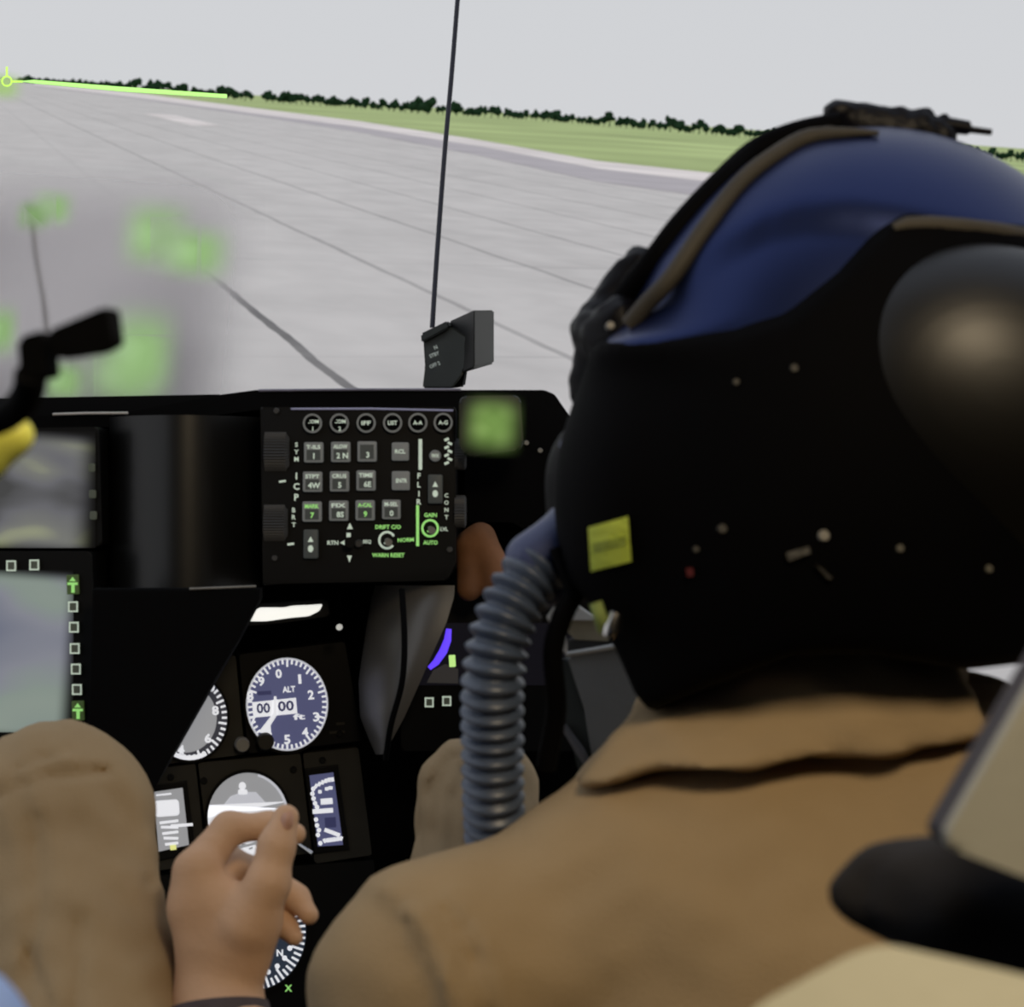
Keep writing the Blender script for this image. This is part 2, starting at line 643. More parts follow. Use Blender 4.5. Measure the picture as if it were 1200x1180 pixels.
GRASS = mat('short_grass', srgb((164, 178, 122)), 0.95, noise=0.25, nscale=0.03, spec=0.05)
VERGE = mat('pale_verge', srgb((218, 210, 206)), 0.95, noise=0.16, nscale=0.09, spec=0.05)
DIRT = mat('worn_tarmac_edge', srgb((176, 170, 172)), 0.95, noise=0.12, nscale=0.2, spec=0.05)
near = [(2500, 500), (1500, 318), (1200, 262), (880, 208), (700, 189), (560, 164), (420, 142), (300, 127), (160, 109), (40, 97.5)]
far = [(-900, 3000), (200, 4800), (2500, 4800), (2500, 300)]
gp = [ground_at(*p) for p in near]
obj('grass', strip(gp + [Vector((x, y, 0)) for x, y in far], 0.05), GRASS, kind='stuff', world=True,
    label='strip of bright green mown grass between tarmac and trees', cat='grass')
w2 = [ground_at(x, y + d) for (x, y), d in zip(near, (40, 22, 16, 11, 9, 7.5, 7, 6.5, 5.5, 2.5))]
obj('trim_1', strip(gp + w2[::-1], 0.03), VERGE, kind='structure', world=True, label='pale verge along the edge of the grass')
w3 = [ground_at(x, y + d) for (x, y), d in zip(near, (110, 60, 42, 30, 24, 18, 13, 9, 7, 3.5))]
obj('trim_2', strip(w2 + w3[::-1], 0.02), DIRT, kind='structure', world=True, label='darker worn band of tarmac beside the verge')
bm = strip([ground_at(*p) for p in ((168, 133), (205, 135), (258, 147.5), (225, 147))], 0.02)
obj('trim_3', bm, VERGE, kind='structure', world=True, label='pale painted patch on the far tarmac')

# the far treeline: every tree on its own
TREE = mat('dark_foliage', srgb((30, 52, 34)), 0.95, noise=0.5, nscale=0.5, spec=0.05)
TRUNK = mat('bark', srgb((50, 44, 36)), 0.9, noise=0.3, nscale=2)


def tree_mesh(k, tall):
    rnd = random.Random(k)
    b = bmesh.new()
    for i in range(7):
        a = rnd.uniform(0, 6.28)
        rr = rnd.uniform(0.0, 0.30)
        z = rnd.uniform(0.35, 0.80) if i else 0.62
        m_ = Matrix.Translation((rr * math.cos(a), rr * math.sin(a), z)) @ Matrix.Diagonal((rnd.uniform(.18, .3), rnd.uniform(.18, .3), rnd.uniform(.14, .24) * tall, 1))
        bmesh.ops.create_icosphere(b, subdivisions=2, radius=1, matrix=m_)
    for v in b.verts:
        v.co += Vector((rnd.uniform(-1, 1), rnd.uniform(-1, 1), rnd.uniform(-1, 1))) * 0.045
    tube(b, [(0, 0, 0), (0, 0, 0.5)], [0.05, 0.03], 6)
    me = bpy.data.meshes.new('tree')
    b.to_mesh(me)
    b.free()
    me.materials.append(TREE)
    return me


tms = [tree_mesh(k, (1, 0.8, 1.3, 1.1, 1.5)[k % 5]) for k in range(8)]
tl = [(22, 97.5), (60, 99.5), (120, 103), (180, 107.5), (240, 113), (290, 118.5), (400, 126), (500, 134), (600, 139.5), (700, 147.5), (800, 156), (900, 164), (1000, 172), (1100, 181), (1200, 191), (1300, 202), (1760, 239)]
placed = []
x = 22.0
ti = 0
TGRP = 'trees along the far edge of the airfield'
while x < 1740 and ti < 280:
    for (a, b_), (c, d_) in zip(tl, tl[1:]):
        if a <= x <= c:
            y = b_ + (d_ - b_) * (x - a) / (c - a)
    g = ground_at(x, y)
    hp = random.uniform(6.5, 13) if x > 290 else random.uniform(5.0, 8.5) if x < 150 else random.uniform(5.5, 12.5)
    if random.random() < 0.08 and x > 200:
        hp *= 1.45
    if 488 < x < 512:
        hp = 17
    dist = g.length
    hgt = hp * 1.15 * dist / FPX / 0.98
    wid = hgt * random.uniform(0.7, 1.05)
    if not (296 < x < 306):
        o = bpy.data.objects.new('tree', tms[ti % 8])
        COL.objects.link(o)
        u_ = Vector((g.x, g.y, 0)).normalized()
        q_ = Vector((g.x, g.y, 0)) + u_ * (wid * 0.4 * (ti % 3))
        while any((q_ - c_).length < 0.57 * (wid + w_) for c_, w_ in placed[-14:]):
            q_ += u_ * wid * 0.3
        placed.append((q_, wid))
        o.location = (q_.x, q_.y, 0.06)
        o.rotation_euler = (0, 0, random.uniform(0, 6.28))
        o.scale = (wid, wid, hgt)
        props(o, 'small dark green tree in the distant treeline beyond the grass', 'tree', TGRP)
        ti += 1
    x += hp * random.uniform(0.46, 0.66) + 0.8

# ------------------------------------------------------------------ floor, sills, and added walls and ceiling that block skylight (world axes)
CABIN = mat('dark_cabin_lining', srgb((16, 15, 14)), 0.9, noise=0.2, nscale=8)
def shell(name, x0, x1, y0, y1, z0, z1, m=CABIN):
    b = bmesh.new()
    box_w(b, x0, x1, y0, y1, z0, z1)
    obj(name, b, m, kind='structure', world=True)
shell('floor', -0.80, 0.95, -1.25, 2.35, 0.0, FLOOR_Z)
shell('shade_wall_back', -0.80, 0.95, -1.25, -1.20, FLOOR_Z, 3.55)
shell('shade_wall_left', -0.80, -0.75, -1.20, 0.4, FLOOR_Z, 3.50)  # added, ends where enough skylight reaches the left sleeve
shell('shade_wall_right', 0.90, 0.95, -1.20, 0.95, FLOOR_Z, 3.50)
shell('shade_ceiling', -0.80, 0.95, -1.20, 0.80, 3.50, 3.55)  # added to keep the sky off, cut short so the crown catches it
shell('trim_4', -0.80, -0.72, 0.4, 2.35, FLOOR_Z, 2.00)
shell('trim_5', 0.88, 0.95, 0.95, 2.35, FLOOR_Z, 1.85)

# ------------------------------------------------------------------ instrument panel, glare shield, cowls
D0 = Plane(420, 570, 1.80)
pan = empty('instrument_panel', P(420, 1500, 1.82), 'black main instrument panel behind the keypad and the gauges', 'panel')
bm = bmesh.new()
prism(bm, [(-300, 486), (300, 470), (640, 470), (690, 530), (800, 700), (1050, 900), (1400, 910), (1400, 1560), (-300, 1560)], D0, -0.03, 0.0)
obj('backing', bm, MATTE, pan)

gs = empty('glare_shield', P(400, 480, 1.66), 'black glare shield hood running along the top of the panel', 'glare shield')
G0 = Plane(420, 470, 1.66)
bm = bmesh.new()
prism(bm, rounded([(-300, 492), (140, 485), (262, 462), (300, 457), (638, 457), (650, 462), (700, 535), (690, 600), (650, 640), (600, 612), (545, 612), (545, 480), (305, 480), (140, 500), (-300, 508)], 4), G0, -0.135, 0.0, 0.002)
obj('hood', bm, MATTE, gs, smooth=True)
bm = bmesh.new()
tube(bm, [G0.at(303, 457.5, 0.001), G0.at(420, 456.5, 0.001), G0.at(540, 456.5, 0.001)], 0.0011, 8)  # strip added as the highlight along the hood's top edge
obj('edge_line', bm, mat('hood_highlight', srgb((120, 118, 135)), 0.35, noise=0.1), gs, label='thin grey strip put in as the hood edge highlight')
bm = bmesh.new()
tube(bm, [G0.at(62, 485.5, 0.004), G0.at(100, 484.3, 0.004), G0.at(150, 484, 0.004)], 0.0011, 8)  # pale strip added as the highlight on the left hood edge
obj('edge_line', bm, mat('pale_highlight', srgb((190, 185, 180)), 0.35, noise=0.1), gs, label='short pale strip put in as an edge highlight')
for (a, b_) in ((617, 519), (633, 528)):
    bm = bmesh.new()
    disc(bm, G0.at(a, b_, 0.001), G0.n, 0.0022, 0.002, 10)
    obj('screw', bm, GREYM, gs)


def bulge(poly_l, poly_r, ys, d, depth, seg=20):
    """A cowl bulging towards the viewer between a left and a right outline."""
    b = bmesh.new()
    rows = []
    for xl, xr, y in zip(poly_l, poly_r, ys):
        row = []
        for k in range(seg + 1):
            t = k / seg
            dd = d - depth * math.sin(math.pi * t) ** 0.8
            # keep the outline where it is, bulge towards the viewer along the axis
            p = P(xl + (xr - xl) * t, y, d)
            p.y = dd
            row.append(b.verts.new(p))
        rows.append(row)
    back = [[b.verts.new(v.co + Vector((0, d + 0.02 - v.co.y, 0))) for v in (r[0], r[-1])] for r in rows]
    for i in range(len(rows) - 1):
        for k in range(seg):
            b.faces.new((rows[i][k], rows[i][k + 1], rows[i + 1][k + 1], rows[i + 1][k]))
        b.faces.new((back[i][0], rows[i][0], rows[i + 1][0], back[i + 1][0]))
        b.faces.new((rows[i][-1], back[i][1], back[i + 1][1], rows[i + 1][-1]))
    b.faces.new([back[0][0]] + rows[0] + [back[0][1]])
    b.faces.new([back[-1][1]] + rows[-1][::-1] + [back[-1][0]])
    return b


cw = empty('display_cowl', P(215, 700, 1.66), 'glossy black curved cowl between the left screens and the keypad', 'cowl')
obj('curved_front', bulge([128] * 4 + [128, 128], [304] * 4 + [304, 304], [489, 500, 560, 620, 680, 690], 1.66, 0.045), GLOSSB, cw, smooth=True)
bm = bmesh.new()
L0 = Plane(200, 800, 1.56)
prism(bm, [(108, 690), (304, 690), (304, 702), (278, 752), (251, 798), (201, 886), (176, 928), (172, 990), (60, 990), (60, 868), (108, 860)], L0, -0.02, 0.0, 0.002)
obj('lower_skirt', bm, MATTE, cw)
bm = bmesh.new()
tube(bm, [L0.at(222, 690, 0.001), L0.at(262, 688.5, 0.001), L0.at(300, 687, 0.001)], 0.0009, 8)
obj('edge_line', bm, GREYM, cw, label='thin grey edge trim')

ck = empty('pedestal_cheek', P(470, 900, 1.66), 'glossy dark side cheek right of the pedestal gauges', 'cowl')
b = bmesh.new()
rows = []
for y, xl, xr in ((686, 440, 533), (700, 436, 532), (730, 430, 523), (770, 424, 505), (800, 420, 492), (840, 422, 474), (866, 432, 460), (884, 440, 450)):
    row = []
    for k in range(17):
        t = k / 16
        bulge_ = 0.085 * (1 - (1 - min(1, t * 1.1)) ** 2.6) - 0.02 + 0.035 * (1 - ((y - 770) / 150) ** 2)
        row.append(b.verts.new(P(xl + (xr - xl) * t, y, 1.70 - bulge_)))
    rows.append(row + [b.verts.new(P(xr - 4, y, 1.74)), b.verts.new(P(xl + 4, y, 1.74))])
for r0, r1 in zip(rows, rows[1:]):
    for k in range(19):
        j = (k + 1) % 19
        b.faces.new((r0[k], r0[j], r1[j], r1[k]))
b.faces.new(rows[0])
b.faces.new(rows[-1])
obj('curved_front', b, mat('satin_dark_grey', srgb((92, 88, 82)), 0.38, spec=0.7, noise=0.05, nscale=10), ck, smooth=True)
cb = bmesh.new()
tube(cb, spline([P(471, 690, 1.585), P(474, 750, 1.575), P(471, 800, 1.575), P(458, 850, 1.585), P(452, 890, 1.60)], 24), 0.0024, 8)
obj('cable', cb, MATTE, None, 'thin black cable hanging in front of the glossy pedestal cheek', 'cable', smooth=True)

# white lit lamp strip and pin light under the keypad
K0 = Plane(340, 720, 1.655)
lampo = empty('strip_lamp', P(333, 730, 1.655), 'bright white lit strip lamp below the keypad', 'lamp')
bm = bmesh.new()
prism(bm, rounded([(284, 734), (294, 708), (384, 702), (386, 722), (330, 730)], 4), K0, -0.13, -0.002, 0.001)
obj('housing', bm, BLACK, lampo)
bm = bmesh.new()
prism(bm, rounded([(288, 728), (295, 718), (304, 712), (334, 712), (341, 710), (362, 709), (378, 708), (374, 716), (362, 722), (340, 724), (312, 728)], 3), K0, -0.002, 0.001, 0.0006)
obj('diffuser', bm, mat('lit_white', (0.8, 0.8, 0.8), 0.5, emit=srgb((232, 232, 226)), estr=1.0, noise=0.03), lampo)
bm = bmesh.new()
disc(bm, K0.at(397.5, 735, -0.002), K0.n, 0.0026, 0.003, 12)
obj('pin_light', bm, mat('lit_pin', (0.5, 0.5, 0.5), 0.5, emit=srgb((165, 165, 160)), noise=0.03), None, 'tiny grey pin light right of the white strip lamp', 'light')

# ------------------------------------------------------------------ keypad (up-front control)
I0 = Plane(420, 575, 1.60)
kp = empty('keypad_panel', P(420, 684, 1.60), 'black cockpit keypad with grey keys and thumbwheels under the glare shield', 'keypad')
bm = bmesh.new()
prism(bm, rounded([(305, 477), (534, 477), (534, 660), (524, 680), (330, 684), (308, 686)], 3), I0, -0.18, 0.0, 0.0018)
obj('body', bm, BLACK, kp, smooth=True)
bm = bmesh.new()
tube(bm, [I0.at(341, 479.2, 0.0008), I0.at(435, 479, 0.0008), I0.at(531, 481, 0.0008)], 0.0008, 8)  # faintly glowing strip added as the highlight on the keypad's top edge
obj('top_highlight', bm, mat('keypad_highlight', srgb((150, 150, 175)), 0.4, emit=srgb((120, 120, 150)), estr=0.25, noise=0.05), kp, label='thin pale glowing strip put in as the top edge highlight')
for s, a in (('COM', 366), ('COM', 397.6), ('IFF', 429), ('LIST', 460), ('A-A', 489.6), ('A-G', 519.3)):
    b_ = 496 - (a - 366) * 0.006
    bm = bmesh.new()
    tube(bm, [I0.at(a, b_, -0.002), I0.at(a, b_, 0.0035), I0.at(a, b_, 0.0045)], [0.0072, 0.0072, 0.0066], 24)
    k = obj('round_key', bm, MATTE, kp, smooth=True)
    bm = bmesh.new()
    ring(bm, a, b_, 11.2, 11.4, 2.3, I0, 0.003, 0.0052, 28)
    obj('rim', bm, KEY, k)
    bm = bmesh.new()
    if s == 'COM':
        text(bm, s, a + 0.5, b_ - 2, 4.6, I0, 0.0048, w=14)
        text(bm, '1' if a < 380 else '2', a + 0.5, b_ + 6.5, 5, I0, 0.0048)
    else:
        text(bm, s, a, b_, 5, I0, 0.0048, w=11)
    obj('legend', bm, LEG, k)
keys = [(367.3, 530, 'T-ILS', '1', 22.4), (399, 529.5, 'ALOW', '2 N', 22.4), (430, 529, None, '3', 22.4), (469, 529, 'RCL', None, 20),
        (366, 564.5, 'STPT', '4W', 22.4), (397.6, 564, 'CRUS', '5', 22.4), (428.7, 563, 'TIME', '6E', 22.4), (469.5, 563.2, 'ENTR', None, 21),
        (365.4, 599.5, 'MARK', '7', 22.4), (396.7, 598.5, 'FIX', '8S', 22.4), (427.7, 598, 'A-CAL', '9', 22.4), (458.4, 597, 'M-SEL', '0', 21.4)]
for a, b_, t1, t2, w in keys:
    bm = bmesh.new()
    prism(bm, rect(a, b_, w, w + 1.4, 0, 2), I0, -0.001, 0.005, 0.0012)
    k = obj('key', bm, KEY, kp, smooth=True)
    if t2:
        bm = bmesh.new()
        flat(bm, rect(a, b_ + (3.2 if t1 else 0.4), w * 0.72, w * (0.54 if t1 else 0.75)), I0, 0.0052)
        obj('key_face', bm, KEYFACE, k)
    bm = bmesh.new()
    if t1 and t2:
        text(bm, t1, a, b_ - 6.3, 4.8, I0, 0.0054, w=w * 0.74)
        text(bm, t2, a + (2 if len(t2) > 1 else 0.5), b_ + 4.4, 6.8, I0, 0.0054)
    elif t2:
        text(bm, t2, a + 1, b_ + 4, 6.8, I0, 0.0054)
    else:
        text(bm, t1, a + (1 if t1 == 'ENTR' else 0), b_, 5, I0, 0.0054, w=w * 0.62)
    obj('legend', bm, LEGG if t1 in ('MARK', 'A-CAL') else LEG, k)
for a, b_ in ((364, 637.5), (510, 573)):
    bm = bmesh.new()
    prism(bm, rect(a, b_, 17, 34, 0, 2), I0, -0.001, 0.005, 0.0012)
    k = obj('rocker_key', bm, KEYFACE, kp, smooth=True)
    bm = bmesh.new()
    flat(bm, [(a - 3.4, b_ - 2.5), (a + 3.4, b_ - 2.5), (a, b_ - 9)], I0, 0.0053)
    flat(bm, ellipse(a, b_ + 5.5, 3.2, 4.2, 14), I0, 0.0053)
    obj('legend', bm, LEG, k)
bm = bmesh.new()
disc(bm, I0.at(510, 534, 0.002), I0.n, 0.0046, 0.003, 20)
k = obj('round_button', bm, KEY, kp, smooth=True)
bm = bmesh.new()
text(bm, 'WX', 510, 534, 4.4, I0, 0.0048, w=9)
obj('legend', bm, LEG, k)
for a0, a1, b0, b1, ns in ((312, 341, 502, 557, 12), (311, 339, 587, 638, 12), (533, 546.5, 514, 551, 9), (533, 546.5, 580, 619, 9)):
    # ribbed thumbwheels, axis across the panel
    bm = bmesh.new()
    c = (b0 + b1) / 2
    rad = (b1 - b0) / 2 / FPX * 1.6
    cen = I0.at((a0 + a1) / 2, c, -rad * 0.55)
    hw = (a1 - a0) / 2 / FPX * 1.6
    nseg = ns * 8
    prof = []
    for i in range(nseg):
        t = 2 * math.pi * i / nseg
        rr = rad * (1.0 if i % 2 else 0.95)
        prof.append((rr * math.cos(t), rr * math.sin(t)))
    A = [bm.verts.new(cen + Vector((-hw, -y, z))) for y, z in prof]
    B = [bm.verts.new(cen + Vector((hw * 0.72, -y, z))) for y, z in prof]
    C_ = [bm.verts.new(cen + Vector((hw, -y * 0.82, z * 0.82))) for y, z in prof]
    for i in range(nseg):
        j = (i + 1) % nseg
        bm.faces.new((A[i], A[j], B[j], B[i]))
        bm.faces.new((B[i], B[j], C_[j], C_[i]))
    bm.faces.new(A)
    bm.faces.new(C_)
    obj('thumbwheel', bm, WHEEL, kp)
# toggle switches with lit rings
for a, b_, m in ((453.5, 633, LEG), (504, 619, LEGG)):
    bm = bmesh.new()
    ring(bm, a, b_, 10.4, 10.8, 2.6, I0, 0.0, 0.0012, 30, 40 if m is LEG else 0, 330 if m is LEG else 360)
    k = obj('toggle_switch', bm, m, kp)
    bm = bmesh.new()
    tube(bm, [I0.at(a, b_, 0.0), I0.at(a + 0.6, b_ + 0.8, 0.004), I0.at(a + 2, b_ + 2.5, 0.012)], [0.0018, 0.0022, 0.003], 12)
    obj('lever', bm, GREYM, k, smooth=True)
    bm = bmesh.new()
    flat(bm, ellipse(a + 0.5, b_ + 3.5, 4.2, 2.0, 16), I0, 0.0006)
    obj('legend', bm, m, k)
bm = bmesh.new()
tube(bm, [I0.at(408, 635, -0.001), I0.at(408, 635, 0.006), I0.at(410, 635.5, 0.012)], [0.003, 0.0026, 0.0042], 14)
obj('four_way_switch', bm, BLACK, kp, smooth=True)
bm = bmesh.new()
disc(bm, I0.at(420.5, 637, 0.002), I0.n, 0.0032, 0.004, 14)
obj('knob', bm, WHEEL, kp, smooth=True)
# panel lettering
def word(name, draw, m):
    b = bmesh.new()
    draw(b)
    obj(name, b, m, kp)


for s_, a, ys_, h in (('SYM', 347.4, (521, 529.6, 538), 5.5), ('ICP', 347.4, (557.8, 570, 582.7), 8), ('BRT', 344.3, (597.7, 606, 615), 5.5), ('CONT', 523.2, (580.5, 589, 597.5, 606), 5), ('FLIR', 491, (557.6, 568, 578.5, 588), 6.5)):
    word('lettering', lambda b: [text(b, ch, a, y, h, I0, 0.0006) for ch, y in zip(s_, ys_)], LEG)
for s_, a, y, h, w, an, m in (('RTN', 390, 636, 5, 13, 0, LEG), ('SEQ', 430, 635, 5, 10, 0, LEG), ('LVL', 520.5, 620, 4.6, 9, 0, LEG), ('DRIFT C/O', 454.8, 617.5, 5, 30, 0, LEGG),
                              ('NORM', 475.5, 632.6, 4.8, 19, -3, LEGG), ('WARN RESET', 455, 650.5, 5, 38, 0, LEGG), ('GAIN', 504.5, 603.5, 5, 15, 0, LEGG), ('AUTO', 504.4, 635.8, 5, 17, 0, LEGG)):
    word('lettering', lambda b: text(b, s_, a, y, h, I0, 0.0006, ang=an, w=w), m)
for pts in ([(406.5, 620), (413.5, 620), (410, 612.5)], [(406.5, 651), (412.5, 651), (409.5, 659)], [(398.5, 636), (404, 633), (404, 639)], rect(408.5, 627, 5, 5)):
    word('arrow_mark', lambda b: flat(b, pts, I0, 0.0006), LEG)
for pts in (rect(331, 564, 8, 2.4, -8), rect(340.7, 637.5, 8, 2.6, -8)):
    word('dash_mark', lambda b: flat(b, pts, I0, 0.0006), LEG)
word('zigzag_mark', lambda b: [flat(b, rect(525 + (2.2 if i % 2 else -1.6), 515 + i * 4.6, 5.6, 3, 25 if i % 2 else -25), I0, 0.0006) for i in range(7)], LEG)
for q in ((492.6, 532.5, 4.2, 36), (489.4, 616, 3.4, 48)):
    bm = bmesh.new()
    flat(bm, rect(*q), I0, 0.0006)
    obj('divider_bar', bm, LEG if q[1] < 600 else LEGG, kp)
for a, b_ in ((324, 481.5), (322, 654), (527, 644)):
    bm = bmesh.new()
    disc(bm, I0.at(a, b_, 0.0005), I0.n, 0.0024, 0.0015, 12)
    obj('screw', bm, WHEEL, kp)

# ------------------------------------------------------------------ compass box and rod on the glare shield
cx_ = empty('standby_compass', P(530, 455, 1.70), 'tall black box with three lines of small print on the glare shield', 'instrument')
def box8(b, front, back, bev=0.0015):
    """A solid between a px face nearer (px,py,d) and one farther."""
    v = [b.verts.new(P(*q)) for q in front + back]
    n_ = len(front)
    b.faces.new(v[:n_]); b.faces.new(v[n_:])
    for i in range(n_):
        j = (i + 1) % n_
        b.faces.new((v[i], v[j], v[n_ + j], v[n_ + i]))
    bmesh.ops.recalc_face_normals(b, faces=b.faces)
    if bev:
        bmesh.ops.bevel(b, geom=b.edges[:], offset=bev, segments=2, affect='EDGES')
CB = mat('dark_green_black', srgb((30, 36, 36)), 0.6, noise=0.1, nscale=60)
bm = bmesh.new()
box8(bm, [(526, 377, 1.72), (556, 363, 1.66), (556, 431, 1.66), (529, 444, 1.70)], [(532, 374, 1.80), (579, 363, 1.78), (579, 426, 1.78), (545, 436, 1.80)])
obj('housing', bm, mat('near_black', srgb((20, 20, 21)), 0.6, noise=0.1), cx_, smooth=True)
bm = bmesh.new()
box8(bm, [(496, 397, 1.70), (528, 382, 1.68), (556, 400, 1.68), (542, 440, 1.68), (530, 455, 1.68), (495, 455, 1.70), (498, 430, 1.70)],
     [(500, 397, 1.76), (532, 384, 1.75), (556, 402, 1.75), (542, 440, 1.75), (530, 456, 1.75), (499, 456, 1.76), (502, 430, 1.76)])
obj('front_face', bm, CB, cx_, smooth=True)
bm = bmesh.new()
box8(bm, [(493, 391, 1.695), (524, 376, 1.675), (527, 384, 1.675), (494, 402, 1.695)], [(498, 390, 1.74), (528, 376, 1.73), (531, 384, 1.73), (499, 402, 1.74)])
obj('lid', bm, CB, cx_, smooth=True)
bm = bmesh.new()
box8(bm, [(524, 440, 1.70), (545, 436, 1.70), (541, 453, 1.70), (520, 456, 1.70)], [(524, 440, 1.78), (548, 432, 1.78), (545, 453, 1.78), (520, 456, 1.78)])
obj('foot', bm, MATTE, cx_, smooth=True)
CP = Plane(512, 420, 1.682, -14)
bm = bmesh.new()
for s, a, b_, w in (('N', 510.5, 407, 4), ('STBY', 509, 415.5, 12), ('OFF 2', 509.5, 427.5, 13)):
    text(bm, s, a, b_, 4.6, CP, 0.002, ang=-22, w=w)
obj('lettering', bm, mat('white_print', srgb((150, 160, 158)), 0.6, emit=srgb((110, 120, 118)), estr=0.4, noise=0.05), cx_)
rod = bmesh.new()
tube(rod, spline([P(506.5, 384, 1.77), P(512, 300, 1.77), P(521, 180, 1.77), P(529, 90, 1.77), P(537, -10, 1.77), P(548, -150, 1.77)], 20), [0.0022 - 0.00001 * i for i in range(21)], 8)
obj('antenna_rod', rod, mat('dark_blue_rod', srgb((20, 24, 40)), 0.4, noise=0.1), None, 'thin dark upright rod rising behind the black box', 'rod', smooth=True)

# ------------------------------------------------------------------ green status light right of the keypad
si = empty('status_light', P(575, 530, 1.57), 'glowing green status light at the right corner of the keypad', 'indicator')
SI = Plane(575, 495, 1.57)
bm = bmesh.new()
prism(bm, rounded([(538, 464), (610, 463), (614, 526), (548, 536), (538, 522)], 10), SI, -0.03, 0.0, 0.002)
obj('housing', bm, mat('dark_grey_housing', srgb((14, 14, 14)), 0.5, noise=0.1), si, smooth=True)
bm = bmesh.new()
v0 = [(536, 458), (618, 458), (618, 538), (536, 538)]
flat(bm, v0, SI, 0.0006)
obj('lens', bm, grad_emit('soft_green_lamp', [(0.3, (118, 150, 78)), (0.7, (140, 172, 96))], 0.95, True, 0.48, scale=3), si, label='softly glowing green lens')

# ------------------------------------------------------------------ pedestal gauges
Q = Plane(310, 880, 1.70, 12)
pd = empty('pedestal_console', P(310, 1240, 1.70), 'dark pedestal panel holding the round and square gauges', 'panel')
def rot(pts, c, a):
    return pts
plates = [((226, 777), (276, 768), (287, 884), (180, 897)), ((280, 767), (404, 752), (424, 868), (291, 883)),
          ((176, 902), (229, 895), (242, 1012), (186, 1020)), ((232, 894), (352, 883), (366, 1000), (246, 1011)),
          ((355, 883), (420, 876), (436, 1002), (369, 1012)), ((186, 1026), (438, 1008), (456, 1230), (186, 1240))]
for p in plates:
    bm = bmesh.new()
    prism(bm, rounded(list(p), 3), Q, -0.03, 0.0, 0.001)
    obj('plate', bm, PANEL if p is not plates[5] and p is not plates[1] else BLACK, pd)
for a, b_ in ((200, 911), (239, 915), (344, 902), (378, 891), (398, 860)):
    bm = bmesh.new()
    disc(bm, Q.at(a, b_, 0.0005), Q.n, 0.003, 0.0015, 10)
    obj('screw', bm, BLACK, pd)
bm = bmesh.new()
tube(bm, [Q.at(346, 986, 0.0), Q.at(352, 990, 0.006), Q.at(366, 1000, 0.012)], 0.0017, 10)
obj('lever', bm, CHROME, pd, label='small shiny metal lever')


def ticks(b, cx, cy, rx, ry, n, l, w, a0=0, a1=360, big=5, off=0.0016, lw=1.6):
    for i in range(n):
        t = math.radians(a0 + (a1 - a0) * i / n)
        ll = l * (lw if big and i % big == 0 else 1)
        c, s = math.cos(t), math.sin(t)
        ox, oy = cx + rx * c, cy + ry * s
        ix, iy = cx + (rx - ll) * c, cy + (ry - ll) * s
        tx, ty = -s * w / 2, c * w / 2
        flat(b, [(ox - tx, oy - ty), (ox + tx, oy + ty), (ix + tx, iy + ty), (ix - tx, iy - ty)], Q, off)


# altimeter
al = empty('altimeter', P(336, 882, 1.69), 'round blue lit altimeter dial marked ALT', 'gauge')
bm = bmesh.new()
ring(bm, 336.6, 825.4, 51.5, 58, 3.2, Q, -0.01, 0.003)
obj('bezel', bm, BLACK, al, smooth=True)
bm = bmesh.new()
prism(bm, ellipse(336.6, 825.4, 48.6, 55), Q, -0.01, 0.0010)
dl = obj('dial', bm, DIALB, al)
bm = bmesh.new()
ring(bm, 336.6, 825.4, 48.4, 54.8, 2.6, Q, 0.001, 0.0014)
obj('outer_scale', bm, DIALL, dl)
bm = bmesh.new()
ticks(bm, 336.6, 825.4, 46.2, 52.4, 50, 5.2, 2.3, -90, 270)
for s, a, b_ in (('0', 740, 175), ('1', 850, 203), ('2', 908, 285), ('3', 936, 400), ('4', 878, 480), ('5', 785, 518), ('6', 688, 480), ('7', 607, 420), ('8', 592, 292), ('9', 650, 215)):
    text(bm, s, 160 + a / 4.444, 750 + b_ / 4.444, 11, Q, 0.0017, ang=-4, w=3.4 if s == '1' else 7.4)
text(bm, 'ALT', 338.5, 807.7, 7.2, Q, 0.0017, ang=-4, w=15)
text(bm, 'ft', 350.5, 839.8, 7, Q, 0.0017, ang=-4, w=14)
obj('numerals', bm, DIALW, dl)
bm = bmesh.new()
flat(bm, [(295.5, 823), (346.8, 817.5), (348.5, 836), (297, 841)], Q, 0.0019)
cw_ = obj('counter', bm, DIALW, dl, label='white counter window')
bm = bmesh.new()
text(bm, '00', 308.6, 829.8, 12.5, Q, 0.0021, ang=-4, w=16)
text(bm, '00', 335, 827.2, 12.5, Q, 0.0021, ang=-4, w=19)
flat(bm, rect(310, 812, 16, 4.6, -3), Q, 0.0017)
obj('digits', bm, DIALBD, al)
bm = bmesh.new()
flat(bm, [(321, 816), (324, 816), (324.5, 838), (317, 850), (318, 862), (312, 860), (303, 858), (309, 850), (320, 836)], Q, 0.0028)
obj('pointer', bm, DIALW, al)
for a, b_, r, m, n_, l in ((283.8, 872.6, 9, GREYM, 'gauge_knob', 'round grey knob below and left of the altimeter'), (311, 869, 10.5, PANEL, 'gauge_knob', 'dark knob overlapping the lower edge of the altimeter')):
    bm = bmesh.new()
    disc(bm, Q.at(a, b_, 0.006), Q.n, r / FPX * 1.68, 0.006, 20)
    obj('knob', bm, m, pd, l, smooth=True)

